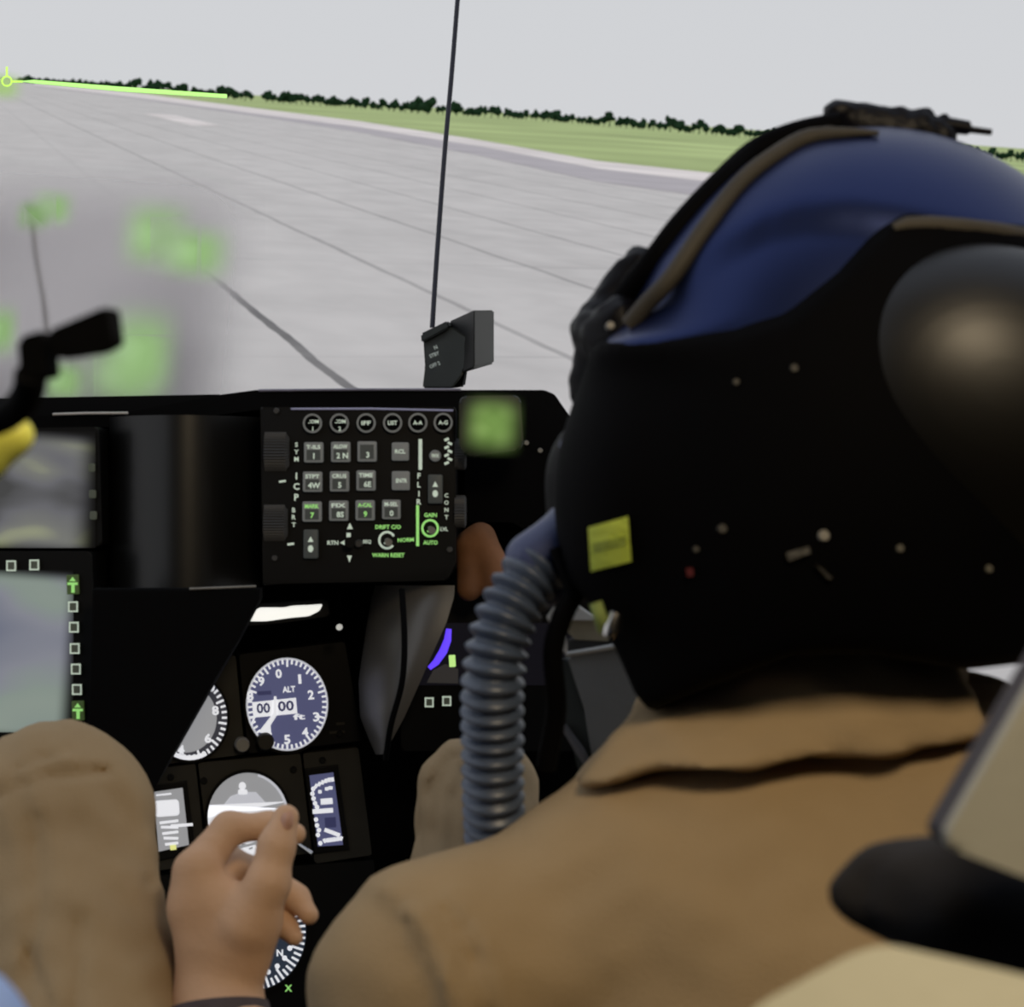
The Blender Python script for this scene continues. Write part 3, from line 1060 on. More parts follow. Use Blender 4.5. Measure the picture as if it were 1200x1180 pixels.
# airspeed dial
asp = empty('airspeed_dial', P(222, 895, 1.70), 'half hidden round grey dial left of the altimeter', 'gauge')
bm = bmesh.new()
ring(bm, 222, 841, 47.5, 53, 3, Q, -0.01, 0.003)
obj('bezel', bm, BLACK, asp, smooth=True)
bm = bmesh.new()
prism(bm, ellipse(222, 841, 45, 50.5), Q, -0.01, 0.0010)
dl = obj('dial', bm, mat('lit_dial_dark', srgb((40, 40, 46)), 0.5, emit=srgb((46, 47, 54)), noise=0.1), asp)
bm = bmesh.new()
flat(bm, ellipse(218, 842, 36, 40), Q, 0.0013)
obj('centre_disc', bm, DIALG, dl)
bm = bmesh.new()
ticks(bm, 222, 841, 44, 49.5, 44, 6, 2.6, -90, 270, 4)
for s, a, b_ in (('8', 411, 367), ('6', 372, 512), ('4', 232, 572), ('0', 390, 245)):
    text(bm, s, 160 + a / 4.444, 750 + b_ / 4.444, 11, Q, 0.0018, ang=-4, w=8)
ring(bm, 222, 841, 45, 50.5, 6, Q, 0.0012, 0.0015, 20, 62, 125)
obj('numerals', bm, DIALW, dl)

# attitude indicator
ad = empty('attitude_indicator', P(291, 1012, 1.69), 'round grey and white attitude indicator behind the fingers', 'gauge')
bm = bmesh.new()
ring(bm, 291, 958, 51, 56, 3.4, Q, -0.01, 0.003)
obj('bezel', bm, BLACK, ad, smooth=True)
bm = bmesh.new()
prism(bm, ellipse(290.5, 958, 48, 53), Q, -0.01, 0.0010)
dl = obj('dial', bm, DIALG, ad)
bm = bmesh.new()
lower = [(x_, y_) for x_, y_ in ellipse(290, 958, 46.5, 51, 60) if y_ > 942.5]
lower.sort(key=lambda q: math.atan2(q[1] - 960, q[0] - 290))
flat(bm, [(338, 939)] + lower + [(243.5, 943.5)], Q, 0.0014)
obj('ground_half', bm, DIALW, dl)
bm = bmesh.new()
flat(bm, [(262, 943), (270, 933), (284, 928), (300, 928), (311, 940)], Q, 0.0013)
obj('horizon_mound', bm, DIALL, dl)
bm = bmesh.new()
flat(bm, ellipse(284, 921, 4.2, 4.6, 16), Q, 0.0016)
flat(bm, rect(284.5, 928, 11, 6, 0, 2), Q, 0.0016)
obj('index_mark', bm, DIALW, dl)
bm = bmesh.new()
for i in range(6):
    flat(bm, rect(270 + i * 8, 990 + (i % 2) * 4, 5, 2.4, -20 + 15 * (i % 3)), Q, 0.0018)
flat(bm, [(262, 996), (310, 984), (311, 987), (263, 999)], Q, 0.0018)
obj('scale_marks', bm, DIALG, dl)
bm = bmesh.new()
ring(bm, 290.5, 958, 48, 53, 3.2, Q, 0.001, 0.0022, 30, -75, -5)
obj('lit_rim', bm, DIALL, ad)

# angle of attack tape and vertical speed gauge
ao = empty('tape_gauge', P(200, 1000, 1.70), 'narrow white lit tape gauge beside the left knee', 'gauge')
bm = bmesh.new()
prism(bm, [(174, 921), (219, 915), (230, 1000), (182, 1010)], Q, -0.01, 0.002, 0.001)
obj('bezel', bm, BLACK, ao)
bm = bmesh.new()
flat(bm, [(180, 928), (214, 923), (221.5, 990), (186, 998)], Q, 0.0024)
fc = obj('face', bm, DIALG, ao)
bm = bmesh.new()
flat(bm, rect(195.5, 947, 29, 19, -4, 4), Q, 0.0027)
for i in range(5):
    flat(bm, rect(198 + i * 0.8, 963 + i * 6.4, 22 - i * 1.6, 3, -7 + (i % 2) * 8), Q, 0.0027)
flat(bm, rect(213, 967, 26, 3.4, -4), Q, 0.0029)
flat(bm, rect(192, 931, 18, 2, -6), Q, 0.0027)
obj('tape_marks', bm, DIALW, fc)
bm = bmesh.new()
flat(bm, rect(203, 993, 7, 6, -6), Q, 0.003)
obj('yellow_mark', bm, mat('lit_yellow', srgb((200, 200, 110)), 0.5, emit=srgb((205, 208, 130)), noise=0.05), ao)

vv = empty('vertical_speed_gauge', P(385, 1000, 1.70), 'narrow upright dark blue gauge right of the attitude indicator', 'gauge')
bm = bmesh.new()
prism(bm, [(357, 901), (396, 896), (410, 996), (368, 1001)], Q, -0.01, 0.002, 0.001)
obj('bezel', bm, BLACK, vv)
bm = bmesh.new()
flat(bm, [(362.5, 908.6), (390.6, 905), (402, 990), (372.6, 992)], Q, 0.0024)
fc = obj('face', bm, DIALB, vv)
bm = bmesh.new()
ct = lambda a, b_: (160 + a / 4.444, 750 + b_ / 4.444)
for a, b_, w, h_, an in ((970, 890, 24, 5.5, -4), (990, 840, 14, 7, -4), (1000, 995, 10, 4.5, 20), (1040, 1010, 9, 4.5, 20), (1010, 770, 5, 4, 0), (955, 790, 4, 4, 0), (990, 775, 4, 4, 0)):
    flat(bm, rect(*ct(a, b_), w, h_, an), Q, 0.0028)
for a, b_ in ((920, 775), (916, 800), (922, 825), (930, 850), (935, 935), (940, 965), (950, 990), (957, 1058), (945, 1015), (940, 870)):
    flat(bm, ellipse(*ct(a, b_), 2.6, 2.8, 10), Q, 0.0028)
for i in range(6):
    flat(bm, rect(*ct(935 + i * 17, 760 - 34 * math.sin(i * 0.3)), 3.6, 5, 30 - i * 8), Q, 0.0028)
    flat(bm, rect(*ct(980 + i * 17, 1045 - 20 * math.sin(i * 0.12)), 3.6, 5, -30 + i * 10), Q, 0.0028)
obj('scale_marks', bm, DIALW, fc)
bm = bmesh.new()
flat(bm, rect(*ct(1010, 950), 13, 12, -4), Q, 0.0027)
obj('dark_window', bm, DIALBD, fc)

# heading indicator low down
hs = empty('heading_indicator', P(292, 1165, 1.70), 'dark round heading dial with white ticks below the fingertips', 'gauge')
bm = bmesh.new()
ring(bm, 296, 1092, 67, 73, 4, Q, -0.01, 0.003)
obj('bezel', bm, BLACK, hs, smooth=True)
bm = bmesh.new()
prism(bm, ellipse(296, 1092, 63, 69), Q, -0.01, 0.001)
dl = obj('dial', bm, mat('lit_heading_dark', srgb((36, 44, 56)), 0.5, emit=srgb((34, 42, 54)), noise=0.1), hs)
bm = bmesh.new()
ticks(bm, 296, 1092, 62, 68, 60, 9, 2.6, 0, 360, 3)
for i in range(24):
    t = math.radians(i * 15 + 7)
    flat(bm, ellipse(296 + 47 * math.cos(t), 1092 + 51 * math.sin(t), 3, 3.2, 10), Q, 0.0016)
for i in range(8):
    t = math.radians(i * 45 + 35)
    text(bm, 'NW3S612E'[i], 296 + 39 * math.cos(t), 1092 + 43 * math.sin(t), 8, Q, 0.0016)
obj('scale_marks', bm, DIALW, dl)
bm = bmesh.new()
text(bm, 'X', 338, 1158, 8, Q, 0.0006)
obj('panel_mark', bm, LEGG, pd, label='small green lit X mark')
for a, b_, w in ((392, 858, 18), (396, 848, 10), (404, 945, 6), (404, 968, 6)):
    bm = bmesh.new()
    flat(bm, rect(a + 3, b_, w, 3, -4), Q, 0.0006)
    obj('panel_mark', bm, PANEL, pd)


# ------------------------------------------------------------------ multifunction displays
def osb(pl, a, b_, par, s=11.5):
    bm = bmesh.new()
    prism(bm, rect(a, b_, s, s + 1.5, -2, 1), pl, -0.001, 0.003, 0.0006)
    k = obj('button', bm, mat_osb, par)
    bm = bmesh.new()
    for w_ in ((a - s / 2 + .9, b_, 1.8, s + 1), (a + s / 2 - .9, b_, 1.8, s + 1), (a, b_ - s / 2 + .4, s, 1.8), (a, b_ + s / 2 - .4, s, 1.8)):
        flat(bm, rect(*w_), pl, 0.0034)
    obj('lit_outline', bm, LEG, k)


mat_osb = mat('button_face', srgb((66, 70, 62)), 0.5, emit=srgb((56, 60, 50)), estr=0.6, noise=0.06)
MFD = Plane(40, 750, 1.62)
mf = empty('multifunction_display', P(30, 880, 1.62), 'left lower display with a blurred grey picture and square buttons', 'display')
bm = bmesh.new()
prism(bm, rounded([(-190, 646), (108, 646), (116, 862), (108, 880), (-190, 884)], 6), MFD, -0.12, 0.0, 0.002)
obj('bezel', bm, BLACK, mf)
bm = bmesh.new()
flat(bm, [(-172, 668), (86, 668), (86, 858), (-172, 858)], MFD, 0.0008)
obj('screen', bm, grad_emit('soft_grey_screen', [(0.2, (118, 122, 138)), (0.42, (140, 142, 152)), (0.58, (142, 154, 146)), (0.8, (150, 160, 150))], 0.85, False, 0.10, scale=2.6), mf,
    label='softly blurred pale grey screen')
for a, b_ in ((13, 663), (40, 662), (-14, 664), (-41, 665), (-68, 666), (85.5, 711), (86.5, 735), (87.5, 760), (88.8, 784), (90, 808)):
    osb(MFD, a, b_, mf)
for a, b_ in ((85, 685), (91, 833)):
    bm = bmesh.new()
    prism(bm, rect(a, b_, 14, 23, -2, 1), MFD, -0.001, 0.003, 0.0006)
    k = obj('rocker_button', bm, mat('green_rocker', srgb((60, 74, 44)), 0.5, emit=srgb((58, 76, 38)), estr=0.6, noise=0.1), mf)
    bm = bmesh.new()
    flat(bm, [(a - 4, b_ - 4), (a + 4, b_ - 4), (a, b_ - 9)], MFD, 0.0034)
    flat(bm, rect(a, b_ - 1, 12, 3), MFD, 0.0034)
    flat(bm, rect(a + 0.5, b_ + 5, 4, 9), MFD, 0.0034)
    obj('lit_arrow', bm, LEGG, k)

UD = Plane(40, 580, 1.63)
ud = empty('upper_display', P(30, 640, 1.63), 'blurred grey upper left display under the glare shield', 'display')
bm = bmesh.new()
prism(bm, rounded([(-190, 506), (116, 500), (120, 640), (-190, 644)], 6), UD, -0.12, 0.0, 0.002)
obj('bezel', bm, BLACK, ud)
bm = bmesh.new()
flat(bm, [(-120, 505), (112, 505), (112, 642), (-120, 642)], UD, 0.0008)
obj('screen', bm, grad_emit('mottled_grey_screen', [(0.28, (74, 74, 74)), (0.44, (108, 108, 112)), (0.58, (122, 123, 118)), (0.72, (160, 164, 132))], 0.9, False, 0.16, scale=3.2), ud,
    label='mottled blurred grey screen')
for a, b_ in ((107, 548), (108, 579), (109, 604)):
    bm = bmesh.new()
    prism(bm, rect(a, b_, 8, 10, 0, 2), UD, -0.001, 0.003, 0.0006)
    obj('button', bm, mat_osb, ud)

yk = empty('yellow_lever', P(0, 560, 0.66), 'yellow blurred lever end at the left edge below the black bracket', 'lever')
fn = lambda G: smins(0.004, cone_(G, V3(-14, 538, 0.6), V3(18, 510, 0.6), 0.0064, 0.0050), cone_(G, V3(-24, 512, 0.6), V3(14, 512, 0.6), 0.0056, 0.0048))
surf_obj('grip', fn, V3(-80, 590, 0.58), V3(70, 460, 0.62), 0.001, mat('yellow_plastic', srgb((236, 238, 104)), 0.5, noise=0.05, nscale=30), yk)
bm = bmesh.new()
tube(bm, [P(-14, 538, 0.6), P(-160, 600, 0.66)], 0.0035, 12)
obj('stalk', bm, BLACK, yk, smooth=True)

RD = Plane(515, 780, 1.68)
rd = empty('multifunction_display', P(560, 880, 1.68), 'right display showing a violet arc, mostly hidden behind the hose', 'display')
bm = bmesh.new()
prism(bm, rounded([(505, 690), (800, 690), (800, 880), (470, 880), (470, 800)], 4), RD, -0.08, 0.0, 0.002)
obj('bezel', bm, BLACK, rd)
bm = bmesh.new()
flat(bm, [(510, 730), (770, 730), (770, 803), (490, 803)], RD, 0.0008)
sc = obj('screen', bm, mat('dim_screen', srgb((10, 10, 14)), 0.3, emit=srgb((9, 9, 16)), noise=0.1), rd)
bm = bmesh.new()
pts = [(526, 737), (524.5, 750), (519.5, 763), (511, 776), (503, 783)]
tube(bm, [RD.at(a, b_, 0.0016) for a, b_ in pts], [0.0022, 0.003, 0.0033, 0.0028, 0.0018], 10, flatten=1)
obj('violet_arc', bm, mat('lit_violet', srgb((70, 40, 200)), 0.4, emit=srgb((92, 62, 232)), estr=1.3, noise=0.08, nscale=40), sc, smooth=True)
bm = bmesh.new()
flat(bm, rect(530, 774.5, 7.5, 14, -3, 1), RD, 0.0016)
obj('green_block', bm, mat('lit_pale_green', srgb((180, 220, 130)), 0.4, emit=srgb((178, 222, 128)), noise=0.05), sc)
bm = bmesh.new()
flat(bm, [(500, 800), (508, 785), (522, 778), (537, 784), (537, 801)], RD, 0.0012)
obj('grey_field', bm, mat('lit_dim_grey', srgb((50, 48, 46)), 0.4, emit=srgb((40, 38, 37)), noise=0.1), sc)
for a, b_ in ((503, 823), (523.5, 821.5)):
    osb(RD, a, b_, rd, 10.5)

bp_ = empty('brown_panel', P(565, 700, 1.62), 'rust brown rounded panel between the keypad and the hose top', 'panel')
fn = lambda G: smins(0.008, cone_(G, V3(549, 636, 1.64), V3(562, 630, 1.64), 0.0085, 0.0095), cone_(G, V3(550, 640, 1.64), V3(550, 690, 1.64), 0.010, 0.010), cone_(G, V3(564, 630, 1.64), V3(588, 688, 1.64), 0.011, 0.014))
BR = mat('rust_brown', srgb((140, 96, 64)), 0.8, noise=0.3, nscale=26)
surf_obj('face', fn, V3(500, 740, 1.60), V3(650, 590, 1.68), 0.0016, BR, bp_)

# ------------------------------------------------------------------ head-up display on the left
hu = empty('head_up_display', P(100, 480, 1.78), 'head up display glass with blurred green symbols above the left screens', 'head up display')
H0 = Plane(100, 300, 1.80, 0, -8)


def glassy(name, tint, haze, hazecol, rough=0.0):
    m = bpy.data.materials.new(name)
    m.use_nodes = True
    n = m.node_tree
    n.nodes.clear()
    out = n.nodes.new('ShaderNodeOutputMaterial')
    tr = n.nodes.new('ShaderNodeBsdfRefraction' if rough else 'ShaderNodeBsdfTransparent')
    tr.inputs[0].default_value = tint + (1,)
    if rough:
        tr.inputs['Roughness'].default_value = rough
        tr.inputs['IOR'].default_value = 1.08
    df = n.nodes.new('ShaderNodeBsdfTranslucent')
    df.inputs[0].default_value = hazecol + (1,)
    t = n.nodes.new('ShaderNodeTexCoord')
    nz = n.nodes.new('ShaderNodeTexNoise')
    nz.inputs['Scale'].default_value = 2.2
    nz.inputs['Detail'].default_value = 0.5
    n.links.new(t.outputs['Generated'], nz.inputs['Vector'])
    q = n.nodes.new('ShaderNodeMapRange')
    q.inputs['From Min'].default_value, q.inputs['From Max'].default_value = 0.3, 0.75
    q.inputs['To Min'].default_value, q.inputs['To Max'].default_value = haze * 0.4, haze
    n.links.new(nz.outputs['Fac'], q.inputs['Value'])
    mx = n.nodes.new('ShaderNodeMixShader')
    n.links.new(q.outputs[0], mx.inputs[0])
    n.links.new(tr.outputs[0], mx.inputs[1])
    n.links.new(df.outputs[0], mx.inputs[2])
    if rough:
        # the frosting thins out towards the rim of the pane
        sp = n.nodes.new('ShaderNodeSeparateXYZ')
        n.links.new(t.outputs['Generated'], sp.inputs[0])

        def rim(sock, lo, hi):
            w = n.nodes.new('ShaderNodeMapRange')
            w.interpolation_type = 'SMOOTHERSTEP'
            w.inputs['From Min'].default_value, w.inputs['From Max'].default_value = lo, hi
            n.links.new(sock, w.inputs['Value'])
            return w.outputs[0]
        ml = n.nodes.new('ShaderNodeMath')
        ml.operation = 'MULTIPLY'
        n.links.new(rim(sp.outputs['X'], 1.0, 0.83), ml.inputs[0])
        n.links.new(rim(sp.outputs['Z'], 0.97, 0.62), ml.inputs[1])
        cl = n.nodes.new('ShaderNodeBsdfTransparent')
        m2 = n.nodes.new('ShaderNodeMixShader')
        n.links.new(ml.outputs[0], m2.inputs[0])
        n.links.new(cl.outputs[0], m2.inputs[1])
        n.links.new(mx.outputs[0], m2.inputs[2])
        mx = m2
    n.links.new(mx.outputs[0], out.inputs[0])
    return m


bm = bmesh.new()
prism(bm, rounded([(-420, 20), (255, 40), (275, 120), (272, 470), (-420, 486)], 24), H0, -0.004, 0.0)
obj('combiner_glass', bm, glassy('clear_combiner_glass', (0.997, 0.998, 0.997), 0.0, (0.7, 0.7, 0.7)), hu)
H1 = Plane(100, 340, 1.72, 0, -8)
bm = bmesh.new()
prism(bm, [(-420, 165), (310, 165), (310, 462), (-420, 478)], H1, -0.006, 0.0)
obj('lower_glass', bm, glassy('frosted_glass', (0.95, 0.94, 0.95), 0.5, (0.46, 0.44, 0.46), 0.3), hu, label='frosted grey lower glass')


def symb(poly, spread=0.45, c=((156, 194, 130), (170, 208, 146)), st=0.82, pl=H1, name='green_symbol', off=0.002):
    b = bmesh.new()
    flat(b, poly, pl, off)
    obj(name, b, grad_emit('soft_green_symbol', [(0.35, c[0]), (0.65, c[1])], st, True, spread, scale=2.5), hu)


symb([(28, 216), (94, 216), (94, 272), (28, 272)], 0.5, st=0.84)
symb([(12, 228), (66, 228), (66, 278), (12, 278)], 0.5, st=0.6)
symb([(130, 222), (236, 222), (236, 330), (130, 330)], 0.5, st=0.86)
symb([(176, 254), (284, 254), (284, 338), (176, 338)], 0.5, st=0.88)
symb([(112, 340), (218, 340), (218, 490), (112, 490)], 0.5, st=0.88)
symb([(82, 392), (202, 392), (202, 488), (82, 488)], 0.5, st=0.84)
symb([(40, 412), (110, 412), (110, 482), (40, 482)], 0.5, st=0.78)
symb([(-24, 345), (26, 345), (26, 430), (-24, 430)], 0.5, st=0.78)
bm = bmesh.new()
flat(bm, [(22, 95.2), (40, 93.5), (140, 101.5), (266, 110.5), (266, 115), (140, 106.8), (40, 97.6)], H0, 0.001)
obj('horizon_line', bm, mat('lit_hud_green', srgb((150, 215, 110)), 0.5, emit=srgb((165, 226, 118)), estr=0.95, noise=0.03), hu, label='bright green lit horizon line')
bm = bmesh.new()
ring(bm, 8, 95, 6.5, 6.5, 1.8, H0, 0.0008, 0.0012, 24)
for a, b_, w, h_ in ((-8, 94, 16, 2.4), (20, 95.5, 14, 2.4), (8, 84, 2.4, 12)):
    flat(bm, rect(a, b_, w, h_), H0, 0.001)
obj('flight_path_mark', bm, mat('lit_hud_yellow_green', srgb((170, 215, 80)), 0.5, emit=srgb((172, 222, 84)), estr=0.95, noise=0.03), hu)
symb([(-30, 76), (34, 80), (34, 122), (-30, 122)], 0.48, ((190, 224, 150), (190, 224, 150)), 0.75, H0, 'flight_path_glow', 0.0006)
# black indexer bracket, nearer to the camera
ix = empty('indexer_lamp', P(70, 450, 0.55), 'blurred black indexer bracket in front of the display glass', 'indicator')
X0 = Plane(70, 400, 0.55, -12)
bm = bmesh.new()
prism(bm, rounded([(54, 388), (126, 358), (132, 402), (114, 412), (60, 420)], 6), X0, -0.008, 0.0, 0.002)
obj('body', bm, MATTE, ix, smooth=True)
bm = bmesh.new()
prism(bm, rounded([(20, 396), (50, 386), (54, 440), (24, 446)], 6), X0, -0.010, -0.001, 0.002)
obj('side_block', bm, MATTE, ix, smooth=True)
bm = bmesh.new()
tube(bm, spline([P(36, 438, 0.555), P(32, 462, 0.56), P(10, 486, 0.57), P(-40, 500, 0.58), P(-160, 520, 0.62)], 12), 0.0045, 12)
obj('stem', bm, MATTE, ix, smooth=True)
fr = bmesh.new()
tube(fr, spline([P(36, 240, 1.98), P(42, 300, 1.98), P(50, 345, 1.97), P(54, 380, 1.97), P(60, 470, 1.97)], 10), 0.0022, 8)
obj('support_wire', fr, GREYM, hu)
bm = bmesh.new()
prism(bm, rounded([(-420, 474), (262, 462), (268, 478), (200, 486), (-420, 494)], 5), H1, -0.05, 0.012, 0.002)
obj('base_frame', bm, MATTE, hu)

# ------------------------------------------------------------------ the pilot
pil = empty('person', P(850, 1500, 1.05), 'person in a tan flight suit seen from behind, helmet turned left, left hand raised', 'person')
NECK = V3(1000, 850, 1.04)
SL, SR = V3(510, 1172, 0.985), V3(1440, 1120, 0.99)
EL, ER = V3(412, 1500, 1.03), V3(1560, 1500, 1.05)
WR = V3(256, 1215, 1.19)
PEL = np.array((0.12, 1.05, -0.60))
KL, KR = V3(64, 960, 1.28), V3(562, 932, 1.38)
TL, TR = V3(140, 1500, 1.12), V3(490, 1480, 1.22)
HEAD = np.array((0.186, 1.035, 0.055))


def seam(G, pts, w, depth):
    """a stitched line: a groove along a path"""
    px, py = pxpy(G)
    best = np.full(px.shape, 1e9)
    for (x0, y0), (x1, y1) in zip(pts, pts[1:]):
        dx, dy = x1 - x0, y1 - y0
        t = np.clip(((px - x0) * dx + (py - y0) * dy) / (dx * dx + dy * dy), 0, 1)
        best = np.minimum(best, np.hypot(px - x0 - t * dx, py - y0 - t * dy))
    return depth * np.exp(-(best / w) ** 2)


def wrist_sleeve(G, k=0.0):
    return cone_(G, EL, WR, 0.044 - k, 0.030 - k)


def torso(G, k=0.0):
    d = smins(0.05, cone_(G, SL, V3(824, 1050, 1.02), 0.060 - k, 0.070 - k), cone_(G, SR, V3(1110, 990, 1.03), 0.060 - k, 0.064 - k),
              cone_(G, V3(824, 1050, 1.02), V3(1110, 990, 1.03), 0.070 - k, 0.068 - k), cone_(G, V3(930, 980, 1.03), V3(1060, 950, 1.03), 0.060 - k, 0.060 - k),
              cone_(G, V3(900, 1220, 1.03), V3(1120, 1220, 1.03), 0.125 - k, 0.125 - k), cone_(G, V3(980, 1300, 1.04), PEL, 0.140 - k, 0.15 - k))
    d = smins(0.025, d, cone_(G, SL, EL, 0.061 - k, 0.050 - k), cone_(G, SR, ER, 0.058 - k, 0.047 - k))
    return d


def suit(G):
    d = torso(G)
    d = smin(d, wrist_sleeve(G), 0.02)
    px, py = pxpy(G)
    # the shoulder overlaps the sleeve head along a folded, stitched seam
    xs = np.interp(py, [1000, 1036, 1075, 1120, 1180, 1300], [405, 436, 476, 502, 520, 540])
    on = np.clip((py - 1032) / 40, 0, 1)
    d = d + on * (0.006 * np.clip((xs - px) / 9 + 0.5, 0, 1) - 0.006 * np.exp(-((px - xs - 15) / 14) ** 2))
    d = d + on * (seam(G, [(480, 1020), (515, 1052), (542, 1090), (560, 1135), (572, 1210)], 5, 0.0055) - seam(G, [(500, 1015), (535, 1050), (562, 1090), (580, 1135), (592, 1210)], 11, 0.0035))
    d = d + 0.0022 * wob(G, 38, 1) + 0.0012 * wob(G, 95, 3)
    return d


surf_obj('flight_suit', suit, (-0.34, 0.80, -0.82), (0.62, 1.30, -0.06), 0.0062, SUIT, pil)

HX = [400, 660, 690, 760, 840, 900, 1000, 1060, 1130, 1200, 1500]
HY = [930, 924, 923, 905, 897, 893, 889, 885, 868, 850, 800]


def collar(G):
    px, py = pxpy(G)
    e = smins(0.03, ell(G, V3(985, 880, 1.045), (0.108, 0.100, 0.086)), ell(G, V3(830, 915, 1.02), (0.066, 0.085, 0.036)))
    lay = torso(G, -0.011)
    e = smin(e, np.maximum(lay, -lay - 0.022), 0.02)
    hem = (py - np.interp(px, HX, HY) - 3 * np.sin(px * 0.045)) * G[..., 1] / FPX
    tip = (668 - px + (926 - py) * 0.78) * G[..., 1] / FPX
    edge = (px - np.interp(py, [700, 775, 860, 1000], [1112, 1126, 1156, 1190])) * G[..., 1] / FPX
    d = -smins(0.004, -e, -hem, -tip * 0.8, -edge)
    return d + 0.0022 * wob(G, 42, 5) + 0.0012 * wob(G, 120, 2)


surf_obj('collar', collar, (0.0, 0.86, -0.22), (0.40, 1.18, -0.03), 0.0034, SUIT, pil)


def legs(G, K, T, r0, r1, sgn, seed):
    calf = K + np.array((0.02, 0.22, -0.38))
    d = smins(0.03, cone_(G, K, T, r0, r1), cone_(G, K, calf, r0 * 0.95, r0 * 0.8), cone_(G, T, PEL, r1, 0.10))
    return d + 0.0018 * wob(G, 34, seed) + 0.0014 * wob(G, 85, seed + 1) + (0.0006 + 0.0006 * np.sin(G[..., 2] * 40 + seed)) * np.sin(G[..., 0] * 260 + 7 * np.sin(G[..., 2] * 11 + seed) + 60 * G[..., 2])


def leg_l(G):
    d = legs(G, KL, TL, 0.055, 0.068, 1, 2)
    # knee seam ridges
    d = d + seam(G, [(-40, 965), (10, 925), (60, 908), (124, 903)], 4, 0.0045) + seam(G, [(15, 905), (50, 888), (84, 880)], 4, 0.003) + seam(G, [(150, 1035), (205, 1032)], 3, 0.003) + seam(G, [(40, 960), (44, 1060), (30, 1180)], 9, 0.004) + seam(G, [(95, 1075), (88, 1180)], 7, 0.004) + seam(G, [(30, 1110), (58, 1180)], 6, 0.005)
    return d


surf_obj('trouser_leg', leg_l, (-0.42, 1.0, -0.72), (0.02, 1.56, -0.10), 0.0046, SUIT, pil, label='left trouser leg with bent knee')
surf_obj('trouser_leg', lambda G: legs(G, KR, TR, 0.035, 0.066, -1, 7) + seam(G, [(534, 885), (514, 920), (505, 1000)], 6, 0.004) + seam(G, [(518, 892), (500, 930), (490, 1000)], 4, 0.003) + seam(G, [(546, 895), (530, 940), (528, 1010)], 6, 0.004), (-0.12, 1.0, -0.72), (0.22, 1.66, -0.10), 0.0046, SUIT, pil, label='right trouser leg behind the hose')


def hp(x, y, d=1.2):
    return V3(x, y, d)


def fingers(G):
    k = 1.2 / FPX
    sq = (1, 1.5, 1)
    palm = smins(0.012, cone_(G, hp(252, 1165, 1.195), hp(240, 1060, 1.195), 42 * k, 38 * k, sq), cone_(G, hp(268, 1160, 1.19), hp(296, 1080, 1.185), 36 * k, 34 * k, sq),
                 cone_(G, hp(236, 1060, 1.195), hp(232, 1022, 1.195), 36 * k, 26 * k, sq), cone_(G, hp(262, 1110, 1.192), hp(268, 1072, 1.192), 44 * k, 34 * k, sq),
                 cone_(G, hp(252, 1165, 1.195), hp(258, 1230, 1.19), 42 * k, 44 * k))
    idx = smins(0.006, cone_(G, hp(230, 1020, 1.20), hp(268, 971, 1.215), 26 * k, 19 * k), cone_(G, hp(268, 971, 1.215), hp(316, 968, 1.222), 18.5 * k, 16 * k), cone_(G, hp(316, 968, 1.222), hp(346, 977, 1.226), 16 * k, 13 * k))
    thb = smins(0.008, cone_(G, hp(290, 1085, 1.185), hp(314, 1035, 1.185), 32 * k, 24 * k), cone_(G, hp(314, 1035, 1.185), hp(324, 992, 1.19), 23 * k, 19.5 * k), cone_(G, hp(324, 992, 1.19), hp(335, 958, 1.198), 19 * k, 15.5 * k))
    mid = smins(0.006, cone_(G, hp(238, 1045, 1.225), hp(268, 1012, 1.245), 24 * k, 20 * k), cone_(G, hp(268, 1012, 1.245), hp(296, 1022, 1.25), 19 * k, 17 * k), cone_(G, hp(296, 1022, 1.25), hp(312, 1050, 1.24), 17 * k, 14 * k))
    rng = smins(0.006, cone_(G, hp(250, 1070, 1.235), hp(318, 1030, 1.25), 22 * k, 18 * k), cone_(G, hp(318, 1030, 1.25), hp(347, 1052, 1.248), 17 * k, 15 * k), cone_(G, hp(347, 1052, 1.248), hp(362, 1072, 1.24), 14.5 * k, 12 * k))
    lit = smins(0.006, cone_(G, hp(262, 1110, 1.235), hp(310, 1066, 1.25), 20 * k, 16 * k), cone_(G, hp(310, 1066, 1.25), hp(334, 1084, 1.248), 15 * k, 13.5 * k), cone_(G, hp(334, 1084, 1.248), hp(345, 1098, 1.24), 13.5 * k, 11 * k))
    d = smins(0.0065, palm, idx, thb)
    back = smin(palm + 0.006, ell(G, hp(248, 1080, 1.225), (0.022, 0.02, 0.03)), 0.012)
    d = smin(d, back, 0.008)
    d = np.minimum(d, smin(mid, back, 0.004))
    d = np.minimum(d, smin(rng, back, 0.003))
    d = np.minimum(d, smin(lit, back, 0.003))
    d = smin(d, cone_(G, WR + np.array((0, 0, 0.012)), EL, 0.026, 0.036), 0.008)
    return d


